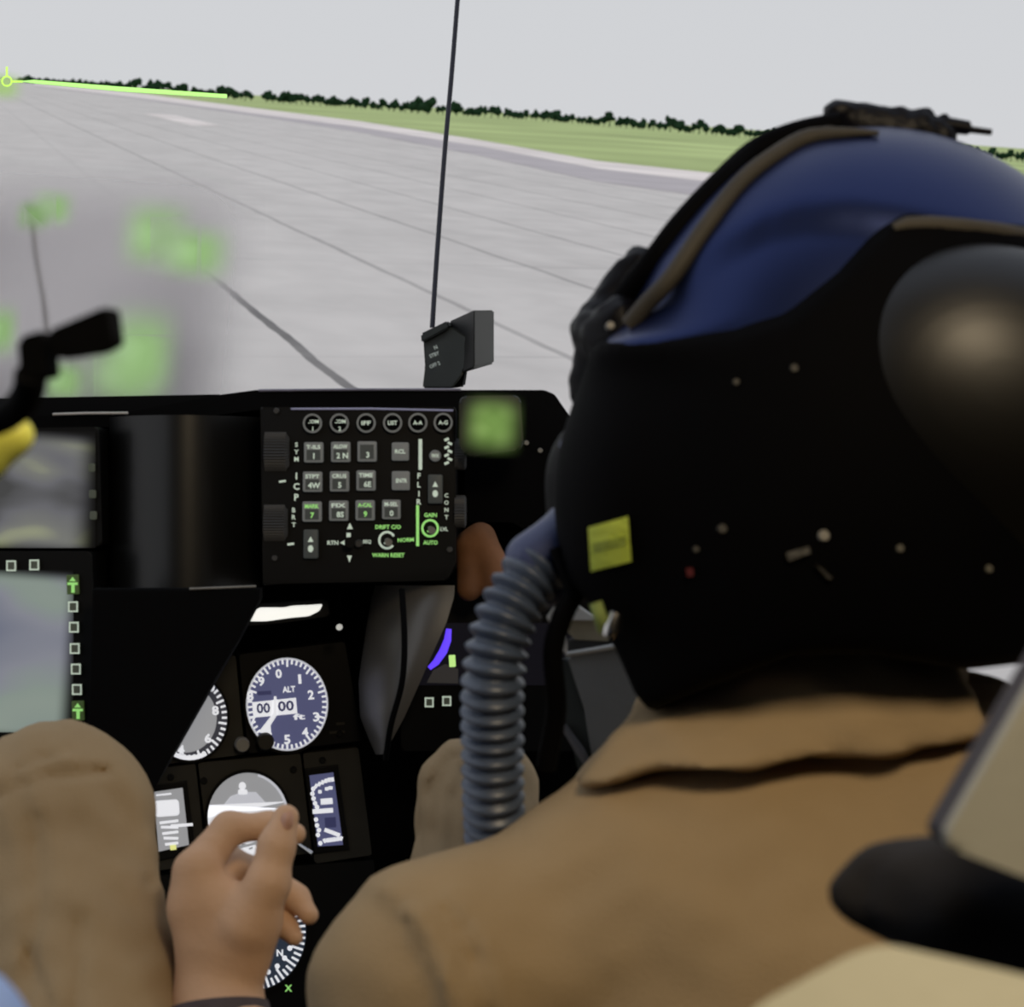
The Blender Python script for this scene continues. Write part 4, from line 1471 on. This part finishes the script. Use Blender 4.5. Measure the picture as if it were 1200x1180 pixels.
def bodyf(G):
    d = smin(torso(G, 0.012), cone_(G, V3(965, 960, 1.04), HEAD + np.array((0.0, 0, -0.06)), 0.046, 0.048), 0.03)
    f = np.array((-0.87, 0.5, 0))
    skull = smins(0.03, ell(G, HEAD + np.array((0.0, 0, 0.02)), (0.088, 0.080, 0.095)), ell(G, HEAD + f * 0.045 + np.array((0, 0, -0.045)), (0.055, 0.055, 0.062)))
    nose = cone_(G, HEAD + f * 0.088 + np.array((0, 0, 0.01)), HEAD + f * 0.112 + np.array((0, 0, -0.025)), 0.008, 0.012)
    side = np.array((-0.5, -0.87, 0))
    ears = np.minimum(ell(G, HEAD + side * 0.085, (0.018, 0.012, 0.03)), ell(G, HEAD - side * 0.085, (0.018, 0.012, 0.03)))
    lips = smin(ell(G, HEAD + f * 0.098 + np.array((0, 0, -0.055)), (0.022, 0.022, 0.006)), ell(G, HEAD + f * 0.096 + np.array((0, 0, -0.067)), (0.02, 0.02, 0.007)), 0.002)
    eyes = np.minimum(ell(G, HEAD + f * 0.080 + side * 0.03 + np.array((0, 0, 0.012)), (0.013, 0.013, 0.010)), ell(G, HEAD + f * 0.080 - side * 0.03 + np.array((0, 0, 0.012)), (0.013, 0.013, 0.010)))
    skull = np.maximum(skull, -(np.minimum(ell(G, HEAD + f * 0.098 + side * 0.03 + np.array((0, 0, 0.014)), (0.02, 0.02, 0.014)), ell(G, HEAD + f * 0.098 - side * 0.03 + np.array((0, 0, 0.014)), (0.02, 0.02, 0.014)))))
    d = smins(0.008, smin(d, skull, 0.02), nose, ears, lips, eyes)
    d = smins(0.015, d, cone_(G, ER, V3(1480, 1320, 1.22), 0.034, 0.026), cone_(G, V3(1480, 1320, 1.22), V3(1470, 1240, 1.30), 0.030, 0.036))
    d = smin(d, cone_(G, EL, WR, 0.036, 0.024), 0.01)
    for K, T, q in ((KL, TL, 0.042), (KR, TR, 0.024)):
        d = smins(0.02, d, cone_(G, K, T, q, q + 0.012), cone_(G, T, PEL, q + 0.012, 0.08), cone_(G, K, K + np.array((0.02, 0.22, -0.38)), q, q * 0.8))
    return d


hv = surface(fingers, hp(170, 1300, 1.13), hp(400, 915, 1.29), 0.0017)
surf_obj('body', bodyf, (-0.42, 0.78, -0.76), (0.56, 1.68, 0.20), 0.009, SKIN, pil, extra=[hv])
bm = bmesh.new()
vs_ = []
for i in range(9):
    row = []
    for j in range(7):
        u, v = i / 8 - 0.5, j / 6 - 0.5
        q = P(336.5 + u * 15, 962 + v * 21 + u * -4, 1.184 + 0.004 * (u * 2) ** 2 + 0.002 * (v * 2) ** 2)
        row.append(bm.verts.new(q))
    vs_.append(row)
for i in range(8):
    for j in range(6):
        if not ((i in (0, 7)) and j in (0, 5)):
            bm.faces.new((vs_[i][j], vs_[i + 1][j], vs_[i + 1][j + 1], vs_[i][j + 1]))
obj('thumbnail', bm, NAIL, pil, smooth='all')
bm = bmesh.new()
ax = Vector(hp(257, 1178, 1.185)), Vector(hp(262, 1290, 1.165))
tube(bm, [ax[0], ax[0].lerp(ax[1], 0.15), ax[1]], [0.0285, 0.0305, 0.036], 24)
obj('cuff', bm, mat('dark_cuff', srgb((78, 70, 74)), 0.9, noise=0.15, nscale=60, bump=0.2), pil, smooth=True, label='dark knitted cuff')

# ------------------------------------------------------------------ helmet
hm = empty('flight_helmet', P(1000, 800, 1.03), 'navy pilot helmet turned to the left, its lower part coloured black for shade', 'helmet')
HC = np.array((0.183, 1.035, 0.0165))
a60 = math.radians(30)
RH = np.array(((math.cos(a60), -math.sin(a60), 0), (math.sin(a60), math.cos(a60), 0), (0, 0, 1)))


def hl(G):
    """into the head's own axes: first axis front-to-back, second across"""
    p = G - HC
    return np.stack([p[..., 0] * math.cos(-a60) - p[..., 1] * math.sin(-a60), p[..., 0] * math.sin(-a60) + p[..., 1] * math.cos(-a60), p[..., 2]], -1)


def main_ell(G, k=0.0):
    return ell(hl(G), (0, 0, 0), (0.149 + k, 0.126 + k, 0.168 + k))


BX = [500, 690, 740, 860, 920, 980, 1030, 1060, 1200, 1500]
BY = [404, 402, 404, 408, 392, 345, 290, 264, 277, 320]


def zb(G):
    px, py = pxpy(G)
    return (py - np.interp(px, BX, BY)) * G[..., 1] / FPX


CRX = [600, 800, 860, 900, 940, 1000, 1060, 1120, 1300, 1600]
CRY = [330, 310, 272, 250, 240, 239, 250, 262, 300, 380]


def crease(G):
    # a moulded crease: the crown stands a little prouder than the side below it
    px, py = pxpy(G)
    t = np.clip((np.interp(px, CRX, CRY) + 14 - py) / 56 + 0.5, 0, 1)
    d = main_ell(G) - 0.0042 * t * t * (3 - 2 * t)
    return smin(d, ell(G, V3(812, 412, 0.985), (0.046, 0.050, 0.012)), 0.014)   # ledge above the visor pivot


def cap(G):
    d = crease(G)
    return np.maximum(d, zb(G) - 0.004)


surf_obj('shell', cap, (0.02, 0.86, 0.055), (0.36, 1.22, 0.20), 0.0023, NAVY, hm, label='glossy navy blue upper shell')


def lower(G):
    px, py = pxpy(G)
    d = smins(0.03, -smin(-(crease(G) - 0.0012), zb(G), 0.003), main_ell(G, -0.006), ell(G, V3(890, 620, 1.01), (0.088, 0.085, 0.10)), ell(G, V3(1090, 640, 1.04), (0.150, 0.100, 0.075)))
    d = smin(d, ell(G, V3(742, 580, 1.0), (0.030, 0.06, 0.05)), 0.03)
    d = smins(0.03, d, cone_(G, V3(728, 745, 1.0), V3(775, 825, 0.99), 0.014, 0.014), cone_(G, V3(775, 815, 0.99), V3(930, 750, 0.97), 0.018, 0.03))
    rim = (py - np.interp(px, [600, 690, 722, 745, 762, 850, 930, 1010, 1130, 1200, 1400], [640, 705, 762, 815, 834, 798, 768, 766, 784, 776, 770])) * G[..., 1] / FPX
    d = -smin(-d, -rim, 0.008)
    hollow = ell(G, HEAD + np.array((0.0, 0.0, -0.02)), (0.096, 0.090, 0.105))
    d = -smin(-d, hollow, 0.004)
    nk = cone_(G, HEAD + np.array((0.0, 0.02, -0.05)), NECK + np.array((0, 0.02, -0.05)), 0.075, 0.075)
    return np.maximum(d, -nk)


surf_obj('lower_shell', lower, (0.0, 0.84, -0.135), (0.42, 1.24, 0.18), 0.0042, HBLACK, hm, label='lower shell coloured black for its shade')  # black colour stands for shade on the lower half of the navy shell
surf_obj('ear_cup', lambda G: smin(ell(G, V3(1140, 452, 0.938), (0.074, 0.048, 0.065)), ell(G, V3(1215, 510, 0.95), (0.085, 0.050, 0.075)), 0.02),
         V3(900, 760, 0.86) - 0.02, V3(1560, 240, 1.02) + 0.02, 0.0036, HEAR, hm, label='dark satin rounded ear housing')


def on_shell(px, py, k=0.006, dmin=0.8):
    """where the line of sight meets the helmet shell (else beside it)"""
    r = np.array(((px - 600) / FPX, 1, (590 - py) / FPX))
    ds = np.linspace(0.84, 1.10, 400)
    f = main_ell(ds[:, None] * r[None, :], k)
    i = np.argmax(f < 0) if (f < 0).any() else int(np.argmin(f))
    return Vector(r * ds[i])


SNAP = mat('dull_snap_metal', srgb((84, 82, 74)), 0.5, noise=0.1, nscale=60)
SNAPD = mat('dark_snap_metal', srgb((40, 39, 36)), 0.5, noise=0.1, nscale=60)
bm = bmesh.new()
tube(bm, [on_shell(x_, y_, 0.005) for x_, y_ in ((1046, 268), (1062, 264), (1090, 264), (1130, 267), (1170, 272), (1230, 284), (1300, 305))], [0.0025, 0.004, 0.0045, 0.0045, 0.0045, 0.0045, 0.004], 10)
obj('edge_strip', bm, STRAP, hm, label='brownish edge strip under the blue shell', smooth=True)
bm = bmesh.new()
tube(bm, spline([on_shell(x_, y_, 0.006) for x_, y_ in ((1030, 156), (990, 156), (945, 162), (905, 184), (868, 214), (826, 268), (786, 326), (758, 356), (738, 380))], 30), [0.0012 + 0.0032 * min(1, i / 7) for i in range(31)], 10)
obj('visor_band', bm, STRAP, hm, smooth=True)
bm = bmesh.new()
tube(bm, spline([on_shell(x_, y_, 0.004) for x_, y_ in ((985, 146), (930, 158), (885, 178), (845, 214), (800, 262), (765, 308), (735, 345), (715, 385))], 30), 0.0065, 10)
obj('visor_seal', bm, HBLACK, hm, smooth=True)
fn = lambda G: smins(0.006, cone_(G, V3(744, 318, 1.03), V3(700, 386, 1.03), 0.010, 0.013), cone_(G, V3(700, 386, 1.02), V3(695, 455, 1.02), 0.012, 0.011), cone_(G, V3(695, 455, 1.02), V3(712, 500, 1.02), 0.011, 0.013),
                     ell(G, V3(708, 392, 1.005), (0.012, 0.012, 0.010)), cone_(G, V3(728, 380, 1.0), V3(735, 520, 1.0), 0.014, 0.022), ell(G, V3(752, 308, 1.03), (0.006, 0.010, 0.008))) + 0.0015 * wob(G, 260, 2)
surf_obj('visor_housing', fn, V3(640, 600, 0.96) - 0.02, V3(800, 260, 1.06) + 0.02, 0.0026, mat('near_black_navy', srgb((8, 8, 14)), 0.5, noise=0.2, nscale=60, spec=0.15), hm)
for x_, y_, r_, m_, d_ in ((715, 382, 5.5, GREYM, 1.0), (965, 628, 7, GREYM, 0.90), (846, 620, 6, SNAPD, 0.90), (815, 644, 4, SNAPD, 0.9), (1054, 643, 5, SNAP, 0.92), (1158, 667, 5, SNAP, 0.93), (930, 432, 5, SNAPD, 0.9), (862, 448, 4, SNAPD, 0.9)):
    r = np.array(((x_ - 600) / FPX, 1, (590 - y_) / FPX))
    ds = np.linspace(0.84, 1.10, 500)
    if x_ < 800:
        q = Vector(r * 0.985)
    else:
        G_ = ds[:, None] * r[None, :]
        f_ = np.minimum(lower(G_), ell(G_, V3(1140, 452, 0.938), (0.074, 0.048, 0.065)))
        q = Vector(r * ds[np.argmax(f_ < 0)])
    bm = bmesh.new()
    disc(bm, q + Vector((0, 0.001, 0)), (0.1, -1, 0.1), r_ / FPX * 0.93, 0.003, 14)
    obj('snap', bm, m_, hm, smooth=True)


def on_lower(px, py):
    r = np.array(((px - 600) / FPX, 1, (590 - py) / FPX))
    ds = np.linspace(0.84, 1.12, 600)
    f_ = lower(ds[:, None] * r[None, :])
    i = np.argmax(f_ < 0) if (f_ < 0).any() else int(np.argmin(f_))
    return Vector(r * ds[i])


def patch(poly4, nu, nv, lift, thick):
    """a label hugging the lower shell"""
    b = bmesh.new()
    A = [Vector(q) for q in poly4]
    g = []
    for i in range(nu + 1):
        row = []
        for j in range(nv + 1):
            u, v = i / nu, j / nv
            q = (A[0] * (1 - u) + A[1] * u) * (1 - v) + (A[3] * (1 - u) + A[2] * u) * v
            row.append(q)
        g.append(row)
    base = [[on_lower(q.x, q.y) for q in row] for row in g]
    c = [[q * (1 - lift / q.y) for q in row] for row in base]
    e_ = [[q * (1 - (lift - thick) / q.y) for q in row] for row in base]
    T = [[b.verts.new(q) for q in row] for row in c]
    U = [[b.verts.new(q) for q in row] for row in e_]
    for i in range(nu):
        for j in range(nv):
            b.faces.new((T[i][j], T[i + 1][j], T[i + 1][j + 1], T[i][j + 1]))
            b.faces.new((U[i][j], U[i + 1][j], U[i + 1][j + 1], U[i][j + 1]))
    for i in range(nu):
        b.faces.new((T[i][0], T[i + 1][0], U[i + 1][0], U[i][0]))
        b.faces.new((T[i][nv], T[i + 1][nv], U[i + 1][nv], U[i][nv]))
    for j in range(nv):
        b.faces.new((T[0][j], T[0][j + 1], U[0][j + 1], U[0][j]))
        b.faces.new((T[nu][j], T[nu][j + 1], U[nu][j + 1], U[nu][j]))
    return b


YEL = mat('yellow_green_label', srgb((196, 212, 74)), 0.6, noise=0.05, nscale=60)
st = obj('label_sticker', patch([(689, 618), (736, 605), (740, 658), (692, 670)], 8, 8, 0.003, 0.002), YEL, hm, label='square yellow green label')
obj('print', patch([(694, 637), (733, 628), (734, 639), (695, 648)], 8, 3, 0.0034, 0.001), mat('olive_print', srgb((150, 165, 56)), 0.6, noise=0.3, nscale=220), st)
obj('name_tag', patch([(921, 648), (948, 640), (950, 648), (924, 658)], 6, 2, 0.003, 0.002), mat('grey_tag', srgb((84, 83, 80)), 0.6, noise=0.5, nscale=300), hm, label='small grey tag')
obj('name_tag', patch([(956, 662), (964, 666), (976, 678), (970, 679)], 4, 2, 0.003, 0.002), mat('dim_tag', srgb((54, 52, 48)), 0.6, noise=0.4, nscale=300), hm, label='small dim tag')
obj('red_tab', patch([(804, 666), (812, 665), (813, 675), (805, 676)], 3, 3, 0.003, 0.002), mat('dark_red', srgb((90, 22, 22)), 0.7, noise=0.2), hm, label='tiny dark red tab')
# mounting bracket on the crown
br = bmesh.new()
BRM = mat('black_bracket', srgb((9, 9, 16)), 0.5, noise=0.15, nscale=80, spec=0.2)
fn = lambda G: smins(0.004, cone_(G, V3(983, 136, 1.03), V3(1075, 146, 1.03), 0.0062, 0.0065), cone_(G, V3(1010, 130, 1.03), V3(1060, 140, 1.03), 0.004, 0.003),
                     cone_(G, V3(1075, 148, 1.03), V3(1106, 158, 1.03), 0.0072, 0.0056), ell(G, V3(984, 130, 1.03), (0.008, 0.008, 0.005)), cone_(G, V3(1055, 132, 1.03), V3(1055, 150, 1.03), 0.003, 0.004),
                     cone_(G, V3(1085, 134, 1.03), V3(1085, 150, 1.03), 0.0035, 0.004), cone_(G, V3(1107, 140, 1.03), V3(1104, 160, 1.03), 0.003, 0.0042), cone_(G, V3(1000, 148, 1.03), V3(1060, 156, 1.03), 0.006, 0.007), cone_(G, V3(1060, 156, 1.03), V3(1105, 162, 1.03), 0.007, 0.006)) + 0.0005 * wob(G, 500, 3)
bro = surf_obj('mount_bracket', fn, V3(950, 195, 1.0), V3(1140, 105, 1.06), 0.0014, BRM, hm)
bm = bmesh.new()
tube(bm, [P(1105, 146, 1.03), P(1135, 150, 1.03), P(1138, 152, 1.03), P(1162, 155, 1.03)], [0.0042, 0.0036, 0.0018, 0.0016], 10)
obj('pin', bm, BRM, bro, smooth=True)
bm = bmesh.new()
disc(bm, P(971, 158, 1.01), (0, -1, 0.2), 0.0045, 0.004, 14)
obj('bolt', bm, BRM, bro, smooth=True)
bm = bmesh.new()
tube(bm, spline([P(698, 706, 0.95), P(703, 722, 0.95), P(708, 738, 0.955)], 8), 0.0032, 8)
obj('chin_tab', bm, mat('dull_green_tab', srgb((130, 148, 84)), 0.7, noise=0.2), hm, smooth=True, label='dull green pull tab')
bm = bmesh.new()
tube(bm, [P(713, 746, 0.95), P(717, 735, 0.95), P(722, 718, 0.95)], [0.003, 0.0042, 0.0030], 12)
obj('buckle', bm, CHROME, hm, smooth=True, label='shiny metal buckle')
# ------------------------------------------------------------------ oxygen mask and hose
om = empty('oxygen_mask', P(670, 690, 1.04), 'dark oxygen mask with blue grey corrugated hose hanging from the helmet', 'oxygen mask')
fn = lambda G: smins(0.02, ell(G, V3(700, 590, 1.04), (0.022, 0.045, 0.045)), ell(G, V3(685, 560, 1.05), (0.016, 0.03, 0.022)), ell(G, V3(690, 650, 1.04), (0.018, 0.035, 0.020)))
surf_obj('face_piece', fn, V3(610, 740, 0.96) - 0.01, V3(780, 480, 1.12) + 0.01, 0.003, mat('black_mask_rubber', srgb((5, 5, 9)), 0.6, spec=0.12, noise=0.15), om)
fn = lambda G: smins(0.005, np.maximum(cone_(G, V3(666, 630, 1.02), V3(624, 656, 1.02), 0.0150, 0.0140), -1), cone_(G, V3(664, 610, 1.025), V3(650, 640, 1.025), 0.009, 0.011), cone_(G, V3(668, 668, 1.03), V3(640, 690, 1.025), 0.012, 0.010))
surf_obj('valve', fn, V3(560, 740, 0.97), V3(730, 560, 1.07), 0.002, VALVE, om, label='blue exhalation valve')
fn = lambda G: smin(cone_(G, V3(652, 618, 1.02), V3(664, 616, 1.02), 0.0065, 0.0075), cone_(G, V3(684, 508, 1.03), V3(676, 530, 1.03), 0.009, 0.010), 0.003)
surf_obj('valve_cap', fn, V3(620, 660, 0.99), V3(720, 470, 1.06), 0.002, VALVE, om)
path = spline([P(636, 658, 1.02), P(611, 690, 1.015), P(589, 735, 1.01), P(578, 790, 1.01), P(577, 860, 1.02), P(578, 930, 1.03), P(582, 1010, 1.05), P(592, 1120, 1.08), P(610, 1250, 1.12)], 560)
cum = [0.0]
for a, b_ in zip(path, path[1:]):
    cum.append(cum[-1] + (b_ - a).length)
per = 0.00790
rr = []
for s_ in cum:
    ph = (s_ / per) % 1.0
    rr.append(0.0118 + 0.0042 * (0.5 - 0.5 * math.cos(2 * math.pi * ph)) ** 0.7)
bm = bmesh.new()
tube(bm, path, rr, 28)
obj('hose', bm, HOSE, om, smooth='all', label='blue grey corrugated hose')
bm = bmesh.new()
tube(bm, spline([P(655, 640, 1.0), P(672, 690, 1.0), P(660, 720, 1.0), P(648, 765, 1.01), P(652, 830, 1.02), P(640, 900, 1.03)], 20), 0.0052, 10)
obj('mask_strap', bm, mat('black_strap', srgb((6, 6, 8)), 0.8, spec=0.08, noise=0.2), om, smooth=True)

# ------------------------------------------------------------------ grey panel and pale pieces behind the collar
gpn = empty('grey_bag', P(700, 900, 1.22), 'dull grey flat bag standing behind the collar, right of the hose', 'bag')
R0 = Plane(700, 830, 1.24, -10)
GRY = mat('dull_grey_cloth', srgb((112, 114, 114)), 0.8, noise=0.12, nscale=18, bump=0.15)
bm = bmesh.new()
prism(bm, rounded([(664, 768), (724, 757), (740, 765), (800, 860), (790, 960), (700, 960), (696, 900), (684, 830)], 5), R0, -0.05, 0.0, 0.003)
obj('front', bm, GRY, gpn, smooth=True)
bm = bmesh.new()
prism(bm, rounded([(650, 776), (666, 771), (688, 850), (700, 900), (700, 960), (690, 960), (672, 880), (655, 820)], 4), R0, -0.06, -0.002, 0.003)
obj('side', bm, mat('dark_grey_green', srgb((34, 40, 38)), 0.8, noise=0.15, nscale=30), gpn, smooth=True)
bm = bmesh.new()
tube(bm, [R0.at(663, 767, 0.002), R0.at(700, 761, 0.002), R0.at(728, 756, 0.002)], 0.0016, 8)
obj('top_edge', bm, mat('pale_edge_piping', srgb((170, 170, 166)), 0.7, noise=0.1), gpn)
bm = bmesh.new()
tube(bm, [R0.at(660, 850, 0.002), R0.at(680, 880, 0.002), R0.at(694, 904, 0.002)], [0.002, 0.003, 0.002], 8)
obj('strap', bm, mat('grey_strap', srgb((84, 84, 88)), 0.8, noise=0.2), gpn)
R1 = Plane(690, 730, 1.28, -6)
PAPER = mat('pale_paper', srgb((206, 202, 194)), 0.8, noise=0.06, nscale=30)
pc = empty('paper_card', P(690, 760, 1.27), 'creased pale card above the grey bag', 'card')
bm = bmesh.new()
prism(bm, [(663, 727), (675, 708), (698, 724), (698, 727)], R1, -0.002, 0.003, 0.0006)
obj('upper_flap', bm, PAPER, pc)
bm = bmesh.new()
prism(bm, [(663, 727), (700, 724), (716, 746), (712, 752), (675, 750), (666, 742)], R1, -0.03, -0.001, 0.0008)
obj('lower_flap', bm, mat('tan_card', srgb((150, 138, 112)), 0.8, noise=0.15, nscale=30), pc)
bm = bmesh.new()
prism(bm, [(666, 750), (722, 746), (724, 757), (665, 768)], R1, -0.03, -0.002, 0.0008)
obj('fold', bm, mat('dark_fold', srgb((52, 50, 46)), 0.8, noise=0.15, nscale=30), pc)
bm = bmesh.new()
prism(bm, rounded([(641, 724), (658, 698), (668, 704), (655, 722), (644, 730)], 2), Plane(655, 715, 1.12), -0.006, 0.0, 0.001)
obj('strap_end', bm, PAPER, None, 'short pale strap end between the hose and the card', 'strap')
bm = bmesh.new()
prism(bm, [(659, 745), (664, 740), (665, 766), (660, 764)], Plane(662, 755, 1.2), -0.006, 0.0, 0.0008)
obj('strap_end', bm, PAPER, None, 'narrow pale strip standing left of the grey bag', 'strap')

# ------------------------------------------------------------------ seat pieces close to the camera
sh = empty('seat_headrest', P(1200, 1030, 0.52), 'cream rounded headrest panel at the right edge of the picture', 'headrest')
N0 = Plane(1180, 920, 0.50, 8)
HRP = rounded([(1262, 712), (1500, 700), (1500, 1110), (1205, 1030), (1102, 990)], 26, 6)
bm = bmesh.new()
prism(bm, HRP, N0, -0.004, 0.0, 0.0015)
obj('cushion', bm, CREAM, sh, smooth=True)
bm = bmesh.new()
prism(bm, rounded([(1259, 709), (1500, 690), (1500, 1104), (1205, 1024), (1098, 986)], 26, 6), N0, -0.016, -0.004)
obj('back_shell', bm, mat('grey_back_shell', srgb((58, 54, 62)), 0.7, noise=0.1), sh, smooth=True, label='dark grey back shell')
CREAM2 = mat('pale_cream_vinyl', srgb((186, 186, 168)), 0.55, noise=0.04, nscale=8, bump=0.05)
sc_ = empty('seat_shoulder_cushion', P(1100, 1290, 0.48), 'cream rounded seat cushion along the bottom edge below the headrest', 'cushion')
N1 = Plane(1040, 1106, 0.46, 0, -30)
bm = bmesh.new()
prism(bm, rounded([(860, 1192), (1000, 1116), (1040, 1106), (1200, 1142), (1420, 1200), (1420, 1420), (860, 1420)], 50, 8), N1, -0.012, 0.0, 0.003)
obj('cushion', bm, CREAM2, sc_, smooth=True)
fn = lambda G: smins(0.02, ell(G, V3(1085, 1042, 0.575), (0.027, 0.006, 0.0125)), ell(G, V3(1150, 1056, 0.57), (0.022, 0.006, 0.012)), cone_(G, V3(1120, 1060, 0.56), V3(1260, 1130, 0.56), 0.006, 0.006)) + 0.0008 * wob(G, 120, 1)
surf_obj('shade_blob', fn, V3(920, 1230, 0.55), V3(1340, 900, 0.60), 0.0018, SHADEBLK, None, label='dark blob put in for the shade between the two cream seat pieces', cat='shade')  # dark solid put in for the shade below the headrest
fn = lambda G: smin(cone_(G, V3(-95, 1255, 0.5), V3(-240, 1255, 0.5), 0.026, 0.026), ell(G, V3(-80, 1252, 0.5), (0.024, 0.024, 0.026)), 0.01)
surf_obj('padded_rail', fn, V3(-330, 1420, 0.45), V3(110, 1060, 0.55), 0.0024, mat('pale_blue_vinyl', srgb((140, 170, 236)), 0.5, noise=0.04, nscale=20), None, label='pale blue rounded rail end in the bottom left corner', cat='rail')
